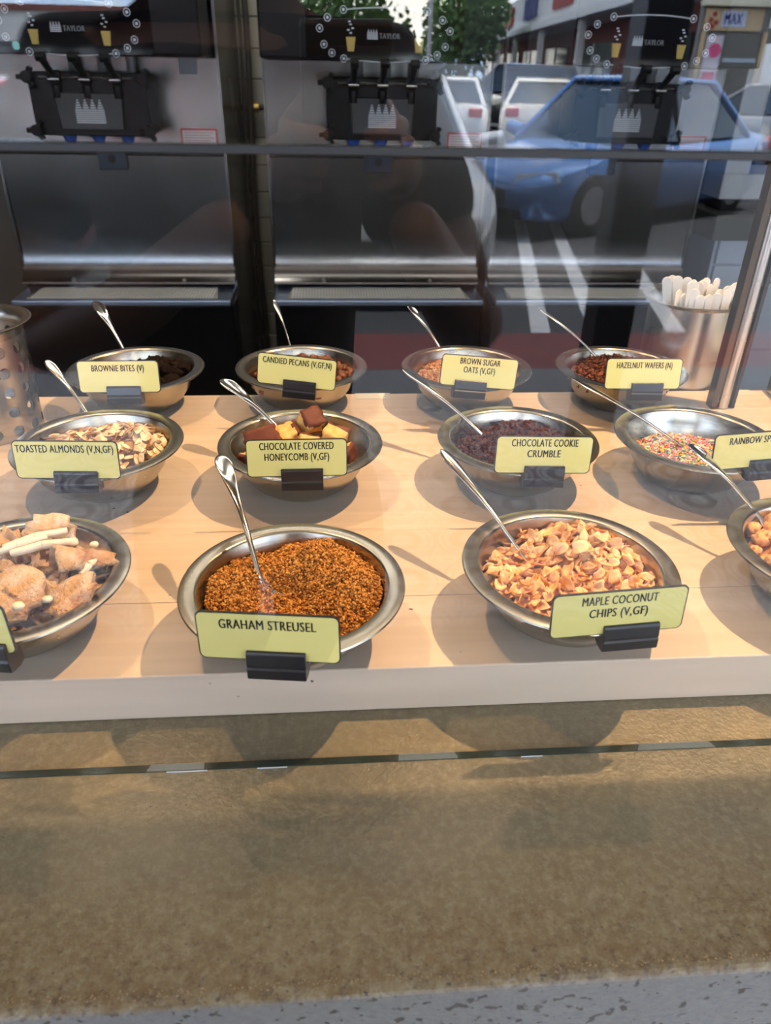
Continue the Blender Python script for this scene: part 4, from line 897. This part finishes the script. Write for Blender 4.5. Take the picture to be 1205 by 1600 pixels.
# ------------------------------------------------------------------ serving spoons
def spoon(k, tip, entry, label, wide=1.0, bow=.006, bury=.030, roll=0, endp=None):
    E_ = Vector(entry); T_ = Vector(tip); d = (E_-T_); Ln = d.length; dn = d.normalized(); hor = Vector((dn.x, dn.y, 0)).normalized()
    up = (Vector((0, 0, 1))-dn*dn.z).normalized()
    # centre line: tip .. entry .. buried neck .. bowl lying in the food
    B_ = E_+dn*bury*.45; pts = []
    for i in range(13):
        t_ = i/12; p = T_+d*t_+up*bow*sin(pi*t_); pts.append((p, t_))
    cen = Vector((BW[k][0], BW[k][1], 0))
    end = E_+hor*bury*.9; end.z = max(TB+.012, E_.z-.024); pts2 = []
    ce = Vector((end.x-cen.x, end.y-cen.y)); 
    if ce.length > .026: ce = ce.normalized()*.026; end.x = cen.x+ce.x; end.y = cen.y+ce.y
    if endp is not None: end = Vector(endp)
    for i in range(1, 13):
        t_ = i/12; p = E_.lerp(end, t_)-Vector((0, 0, .004*sin(pi*t_))); pts2.append((p, t_))
    P = [(p, .0010, w) for p, w in [(p, None) for p, _ in pts]]
    secs = []
    for i, (p, t_) in enumerate(pts):
        s = t_
        w = (.0020+.0072*sqrt(max(0, min(1, s/.10)))) if s < .10 else max(.0026, .0092-(s-.10)*.0092/.62) if s < .80 else .0024
        if i == 0: w = .0032
        th = .0008 + .0010*min(1, s*1.2); secs.append((p, w*wide/1.15, th, 0))
    for i, (p, t_) in enumerate(pts2):
        w = .0026 if t_ < .2 else .0026+(.0125 if endp is None else .0075)*sin(pi*min(1, (t_-.2)/.8*.93+.02)); secs.append((p, w, .0009, .0045*sin(pi*max(0, (t_-.2)/.8))))
    vs = []; fs = []; n = 10
    for i, (p, w, th, cv) in enumerate(secs):
        a = secs[max(0, i-1)][0]; b_ = secs[min(len(secs)-1, i+1)][0]; tg = (b_-a).normalized(); sd = tg.cross(Vector((0, 0, 1))).normalized(); nrm = sd.cross(tg).normalized()
        if roll: 
            q = Matrix.Rotation(roll, 3, tg); sd = q @ sd; nrm = q @ nrm
        for j in range(n):
            u = cos(2*pi*j/n); v_ = sin(2*pi*j/n); ridge = .0012*(abs(u) > .6)*(1 if w > .006 and cv == 0 else 0)
            vs.append(p+sd*w*u+nrm*(th*v_+cv*(u*u)+(ridge if v_ >= -.01 else 0)))
    for i in range(len(secs)-1):
        for j in range(n): fs.append((i*n+j, i*n+(j+1) % n, (i+1)*n+(j+1) % n, (i+1)*n+j))
    fs += [tuple(range(n)), tuple(range((len(secs)-1)*n, len(secs)*n))[::-1]]
    org = BW[k]; mb = MB().add([(v[0]-E_.x, v[1]-E_.y, v[2]-E_.z) for v in vs], fs); o = mb.build('spoon', SPOON, smooth=60, label=label, category='spoon', group='serving spoons in the topping bowls'); o.location = E_
    md = o.modifiers.new('sub', 'SUBSURF'); md.levels = 1; md.render_levels = 2
    return o
# bowl, world position of the handle's end, of the point where it enters the food, label, width factor
for k, tip, entry, lb, wd_ in (
    ('coconut', (0.0904, 0.2131, 0.13), (0.15, 0.116, 0.076), 'long spoon leaning left out of the maple coconut chips', 0.8),
    ('cookie', (0.0773, 0.422, 0.124), (0.1641, 0.3389, 0.072), 'long spoon leaning left out of the chocolate cookie crumble', 0.8),
    ('sprinkle', (0.2581, 0.3946, 0.122), (0.3734, 0.3273, 0.064), 'long spoon leaning left out of the rainbow sprinkles', 0.75),
    ('cluster', (0.3215, 0.2405, 0.118), (0.3595, 0.1627, 0.084), 'spoon leaning left out of the golden clusters at the right edge', 0.95),
    ('graham', (-0.0911, 0.1964, 0.136), (-0.0555, 0.0956, 0.09), 'curved spoon standing in the graham streusel', 1.0),
    ('honey', (-0.1173, 0.4112, 0.118), (-0.049, 0.3501, 0.08), 'broad-handled spoon resting in the chocolate covered honeycomb', 1.25),
    ('almond', (-0.3087, 0.4518, 0.126), (-0.2549, 0.3959, 0.08), 'slim spoon standing in the toasted almond flakes', 0.8),
    ('brownie', (-0.3202, 0.6933, 0.124), (-0.2587, 0.5855, 0.08), 'spoon standing in the brownie bites', 1.2),
    ('pecan', (-0.0768, 0.6846, 0.128), (-0.0506, 0.6018, 0.08), 'thin-looking spoon seen edge-on in the candied pecans', 0.55),
    ('oats', (0.1067, 0.6628, 0.126), (0.1489, 0.6018, 0.078), 'spoon leaning out of the brown sugar oats', 0.85),
    ('hazel', (0.2874, 0.6505, 0.124), (0.354, 0.5658, 0.078), 'spoon leaning far left out of the hazelnut wafers', 0.6)):
    spoon(k, tip, entry, lb, wd_, bow=.004 if k != 'graham' else .010, bury=.028, endp=(-0.0297, 0.0739, 0.054) if k == 'graham' else None)

# pale crumbs swept against the outer edge of the counter
rs_ = random.Random(77); mb = MB()
for i in range(700):
    x = rs_.uniform(-.34, .42); y = -.1415+rs_.gauss(0, .0011); r = rs_.uniform(.00025, .0007); z = r*.7
    mb.add([(x+r, y, z), (x-r, y, z), (x, y+r, z), (x, y-r, z), (x, y, z+r), (x, y, .0001)], [(0, 2, 4), (2, 1, 4), (1, 3, 4), (3, 0, 4), (2, 0, 5), (1, 2, 5), (3, 1, 5), (0, 3, 5)])
mb.build('edge_crumbs', mat('tan_crumb', (.34, .23, .12), .8), kind='stuff', label='line of tiny tan crumbs along the outer edge of the concrete counter', category='crumbs')

# ------------------------------------------------------------------ perforated caddy and spoon cup
def caddy(loc, label, holes, name, r=.053, h=.122):
    C = thing(name, loc, label=label, category='container'); n = 64
    prof = [(0, .0), (r-.002, .0), (r, .002), (r, h-.004), (r+.003, h-.001), (r+.011, h+.002), (r+.012, h+.0028), (r+.010, h+.0034), (r+.002, h+.001), (r-.0015, h-.004), (r-.0015, .003), (0, .003)]
    if not holes: MB().lathe(prof, n).build('body', TUBE, C, smooth=35)
    else:
        MB().lathe(prof[3:], n).build('rim', TUBE, C, smooth=35) if False else None
        MB().lathe([(r, h-.012)]+prof[3:10]+[(r-.0015, h-.012)], n).build('rim', BOWL, C, smooth=35)
        # wall as a grid with round holes cut through it (real openings)
        nc, nr_ = 14, 5; cw = 2*pi/nc; chh = (h-.012)/nr_; bm = bmesh.new(); seg = 16; hr = .0062
        for c in range(nc):
            for q in range(nr_):
                a0 = (c+.5)*cw; zc = (q+.5)*chh; out = []; inn = []
                for i in range(seg):
                    a = 2*pi*i/seg+pi/4; u, v_ = cos(a), sin(a); m_ = max(abs(u), abs(v_)); out.append((u/m_*cw/2, v_/m_*chh/2)); inn.append((u*hr/r, v_*hr))
                for rad, flip in ((r, False), (r-.0012, True)):
                    vo = [bm.verts.new((rad*cos(a0+u), rad*sin(a0+u), zc+v_)) for u, v_ in out]; vi = [bm.verts.new((rad*cos(a0+u), rad*sin(a0+u), zc+v_)) for u, v_ in inn]
                    for i in range(seg):
                        j = (i+1) % seg; f = (vo[i], vo[j], vi[j], vi[i]); bm.faces.new(f[::-1] if flip else f)
        bmesh.ops.remove_doubles(bm, verts=bm.verts, dist=.00002)
        me = bpy.data.meshes.new('perforated_wall'); bm.to_mesh(me); bm.free(); me.materials.append(TUBE); me.polygons.foreach_set('use_smooth', [True]*len(me.polygons)); link('perforated_wall', me, C)
        MB().lathe([(0, 0), (r-.0002, 0), (r-.0002, .002), (0, .002)], 48).build('bottom', TUBE, C)
    return C
caddy((-.387, .462, TB+.0004), 'perforated stainless steel cylinder standing at the left edge behind the toasted almonds', True, 'perforated_cylinder')
caddy((.485, .614, .0004), 'plain brushed steel cup holding wooden tasting spoons at the back right', False, 'steel_cup', .0565, .148)
pw = mat('pale_birch', (.82, .77, .68), .6, rnd=.05)
def paddle():
    out = []; L_ = .098
    for i in range(9): a = R(180*i/8); out.append((.0062*cos(a), L_-.0062+.0062*sin(a)*1.0))
    out += [(-.0045, L_*.6), (-.0040, L_*.3), (-.0055, .006), (-.003, 0), (.003, 0), (.0055, .006), (.0040, L_*.3), (.0045, L_*.6)]
    return MB().plate(out, -.0008, .0008)
pm_ = None; rr = random.Random(5); cx, cy = .485, .614
PAD = []
for i in range(6): PAD.append((-.040+i*.006, -.012+.004*rr.uniform(-1, 1), -.20+.02*i, .05, .050+.004*rr.uniform(-1, 1)))
for i in range(10): PAD.append((-.030+i*.0075, -.034+.004*rr.uniform(-1, 1)+abs(i-5)*.0022, .02*rr.uniform(-1, 1), -.06, .036+.006*rr.uniform(-1, 1)))
for i in range(8): PAD.append((-.012+i*.006, .004+.006*rr.uniform(-1, 1), .06*rr.uniform(-1, 1), -.02, .044+.006*rr.uniform(-1, 1)))
for i in range(4): PAD.append((.030+i*.004, -.004+i*.004, .35+.05*i, 0, .043+.004*i))
for i, (x, y, ly, lx, top) in enumerate(PAD):
    if pm_ is None: pm_ = o = paddle().build('wooden_tasting_spoon', pw, bevel=.0002, seg=1)
    else: o = pm_.copy(); COL.objects.link(o)
    o.location = (cx+x-ly*.06, cy+y, top+.030); o.rotation_euler = (lx, ly, rr.uniform(-.5, .5)); o['label'] = 'flat round-ended birch tasting spoon standing in the steel cup'; o['category'] = 'spoon'; o['group'] = 'wooden tasting spoons in the steel cup'
# ------------------------------------------------------------------ the photographer, seen only as a reflection
def skin_chain(name, joints, edges, m, parent, root=0, sub=2):
    me = bpy.data.meshes.new(name); me.from_pydata([j[:3] for j in joints], edges, []); o = link(name, me, parent)
    md = o.modifiers.new('skin', 'SKIN'); md.use_smooth_shade = True
    for i, j in enumerate(joints):
        r = j[3]; me.skin_vertices[0].data[i].radius = (r, r) if not isinstance(r, tuple) else r
    me.skin_vertices[0].data[root].use_root = True
    s = o.modifiers.new('sub', 'SUBSURF'); s.levels = sub; s.render_levels = sub
    bpy.context.view_layer.update(); dg = bpy.context.evaluated_depsgraph_get(); m2 = bpy.data.meshes.new_from_object(o.evaluated_get(dg)); o.modifiers.clear(); o.data = m2
    m2.materials.clear(); m2.materials.append(m); m2.polygons.foreach_set('use_smooth', [True]*len(m2.polygons)); return o
skinm = mat('skin', (.20, .11, .075), .5, sss=.0); shirt = mat('charcoal_tshirt', (.018, .018, .022), .85); short = mat('dark_shorts', (.02, .02, .025), .85); hairm = mat('dark_brown_hair', (.03, .018, .012), .7); shoe = mat('dark_trainers', (.03, .03, .035), .6)
PX, PY = -.12, -.70
P = thing('person', (PX, PY, FL), label='person in a dark t-shirt and shorts standing outside, taking the picture with a phone', category='person')
H = lambda z: z-FL
# joint list in person-local coordinates (x right, y towards the shop)
J = [(0, 0, .97, .158), (0, .0, 1.12, .150), (0, .005, 1.28, .165), (0, -.005, 1.43, .160), (0, .0, 1.535, .080), (0, .015, 1.61, .060), (0, .02, 1.66, .062),
     (.185, -.005, 1.475, .070), (.262, .04, 1.29, .062), (.312, .08, 1.185, .050), (.26, .20, 1.27, .040), (.195, .285, 1.375, .028),
     (-.185, -.005, 1.475, .070), (-.265, .04, 1.28, .054), (-.245, .10, 1.175, .046), (-.10, .21, 1.26, .040), (.040, .285, 1.375, .028),
     (.10, 0, .88, .108), (.11, .01, .68, .088), (.12, .015, .50, .065), (.12, -.015, .32, .058), (.12, -.03, .09, .040),
     (-.10, 0, .88, .108), (-.12, .01, .68, .088), (-.13, .015, .50, .065), (-.13, -.015, .32, .058), (-.13, -.03, .09, .040)]
JT0 = list(J); J = [(x, y, z, r*(.86 if i < 4 else .9 if i in (7, 12) else 1)) for i, (x, y, z, r) in enumerate(J)]
Eg = [(0, 1), (1, 2), (2, 3), (3, 4), (4, 5), (5, 6), (3, 7), (7, 8), (8, 9), (9, 10), (10, 11), (3, 12), (12, 13), (13, 14), (14, 15), (15, 16), (0, 17), (17, 18), (18, 19), (19, 20), (20, 21), (0, 22), (22, 23), (23, 24), (24, 25), (25, 26)]
skin_chain('body', J, Eg, skinm, P)
JT = [(x, y, z, r*1.08) for (x, y, z, r) in JT0[:4]]+[(0, .0, 1.515, .095), (.185, -.005, 1.475, .082), (.258, .037, 1.28, .086), (-.185, -.005, 1.475, .082), (-.262, .037, 1.29, .070)]
skin_chain('tshirt', JT, [(0, 1), (1, 2), (2, 3), (3, 4), (3, 5), (5, 6), (3, 7), (7, 8)], shirt, P)
JS = [(0, 0, 1.03, .168), (0, 0, .95, .172), (.10, 0, .86, .122), (.115, .01, .54, .098), (-.10, 0, .86, .122), (-.125, .01, .54, .098)]
skin_chain('shorts', JS, [(0, 1), (1, 2), (2, 3), (1, 4), (4, 5)], short, P)
# head: egg with brow, nose, chin, ears, hair
bm = bmesh.new(); bmesh.ops.create_uvsphere(bm, u_segments=32, v_segments=24, radius=1)
for v in bm.verts:
    p = v.co.copy(); x, y, z = p.x*.076, p.y*.098, p.z*.118
    if z < 0: f = 1+z*2.4; x *= f; y = y*(1+z*1.0)+(-z*.10)
    if y > 0:
        y += .022*math.exp(-((x/.012)**2+((z+.022)/.020)**2))+.008*math.exp(-((z-.028)/.012)**2)*(abs(x) < .05)
        for s in (-1, 1): y -= .010*math.exp(-(((x-s*.032)/.015)**2+((z-.004)/.012)**2))
        y += .006*math.exp(-((x/.024)**2+((z+.062)/.008)**2))+.006*math.exp(-((x/.022)**2+((z+.095)/.015)**2))
    v.co = (x, y, z)
me = bpy.data.meshes.new('head'); bm.to_mesh(me); bm.free(); me.polygons.foreach_set('use_smooth', [True]*len(me.polygons)); me.materials.append(skinm)
hd = link('head', me, P); hd.location = (0, .035, 1.735); hd.rotation_euler = (R(-18), 0, 0)
mb = MB()
for s in (-1, 1):
    mb2 = lump(200+s, .012, .022, .032, .1, 1, 2); mb2.materials.append(skinm); e = link('ear', mb2, hd); e.location = (s*.075, -.005, -.006)
    ey = lump(210+s, .011, .007, .007, 0, 1, 2); ey.materials.append(mat('eye_white', (.6, .58, .55), .2)); e = link('eye', ey, hd); e.location = (s*.031, .083, .004)
lp = lump(215, .022, .006, .006, .05, 1, 2); lp.materials.append(mat('lips', (.34, .12, .10), .5)); e = link('mouth', lp, hd); e.location = (0, .094, -.062)
bm = bmesh.new(); bmesh.ops.create_uvsphere(bm, u_segments=32, v_segments=20, radius=1)
for v in bm.verts:
    p = v.co.copy(); n_ = 1+.04*noise.noise(p*5); v.co = (p.x*.083*n_, p.y*.106*n_-.008, p.z*.124*n_+.006)
bmesh.ops.delete(bm, geom=[v for v in bm.verts if (v.co.y > .035 and v.co.z < .060) or v.co.z < -.035], context='VERTS')
me = bpy.data.meshes.new('hair'); bm.to_mesh(me); bm.free(); me.polygons.foreach_set('use_smooth', [True]*len(me.polygons)); me.materials.append(hairm); h_ = link('hair', me, hd)
md = h_.modifiers.new('thick', 'SOLIDIFY'); md.thickness = .006
for s in (-1, 1):
    mb = MB().box(-.045, .045, -.09, .19, .0, .035); mb.box(-.042, .042, -.085, .12, .035, .085); o = mb.build('shoe', shoe, P, bevel=.016, seg=3, smooth=60); o.location = (s*.125, -.015, 0)
# phone held upright, tilted down at the bowls; the lens looks past its top edge
PT = thing('phone', (0, 0, 0), label='dark smartphone held up in both hands to take the picture', category='phone')
back = CAM-F_*.010; o_ = back-U_*.052+R_*.018
PT.matrix_world = Matrix(((R_.x, U_.x, -F_.x, o_.x), (R_.y, U_.y, -F_.y, o_.y), (R_.z, U_.z, -F_.z, o_.z), (0, 0, 0, 1)))
MB().box(-.037, .037, -.078, .078, -.001, .008).build('case', mat('phone_case', (.012, .013, .016), .35), PT, bevel=.003, seg=3)
MB().box(-.034, .034, -.074, .074, .0082, .0086).build('screen', GLOSSBLK, PT)
mb = MB().box(-.036, .036, .044, .062, -.0035, -.001).build('camera_bar', mat('camera_bar', (.02, .02, .022), .2), PT, bevel=.001)
# hands: palm, four unequal bent fingers and a thumb each, closing on the phone edges
def hand(s):
    Mw = PT.matrix_world; Pi = P.matrix_world
    def W(x, y, z): q = Mw @ Vector((x, y, z)); return (q.x-PX, q.y-PY, q.z-FL)
    wr = (.195, .285, 1.375) if s > 0 else (.040, .285, 1.375)
    palm = W(s*.052, -.058, .020); base = W(s*.046, -.040, .012)
    wr = W(s*.060, -.105, .040)
    o = skin_chain('hand', [(*wr, .026), (*palm, .030), (*base, .024)], [(0, 1), (1, 2)], skinm, P, sub=2)
    for i, (yy, ln) in enumerate(((-.012, .95), (-.030, 1.0), (-.047, .94), (-.063, .78))):
        c = [W(s*.052, yy-.004, .014), W(s*.047, yy+.004, -.004), W(s*(.047-.014*ln), yy+.006, -.0125), W(s*(.047-.034*ln), yy+.004, -.012)]
        skin_chain('finger', [(*c[0], .0090), (*c[1], .0085), (*c[2], .0078), (*c[3], .0066)], [(0, 1), (1, 2), (2, 3)], skinm, P, sub=2)
    c = [W(s*.050, -.050, .026), W(s*.046, -.022, .026), W(s*.036, -.004, .021), W(s*.028, .012, .018)]
    skin_chain('thumb', [(*c[0], .0125), (*c[1], .0105), (*c[2], .0092), (*c[3], .0075)], [(0, 1), (1, 2), (2, 3)], skinm, P, sub=2)
    return wr
bpy.context.view_layer.update()
hand(1); hand(-1)
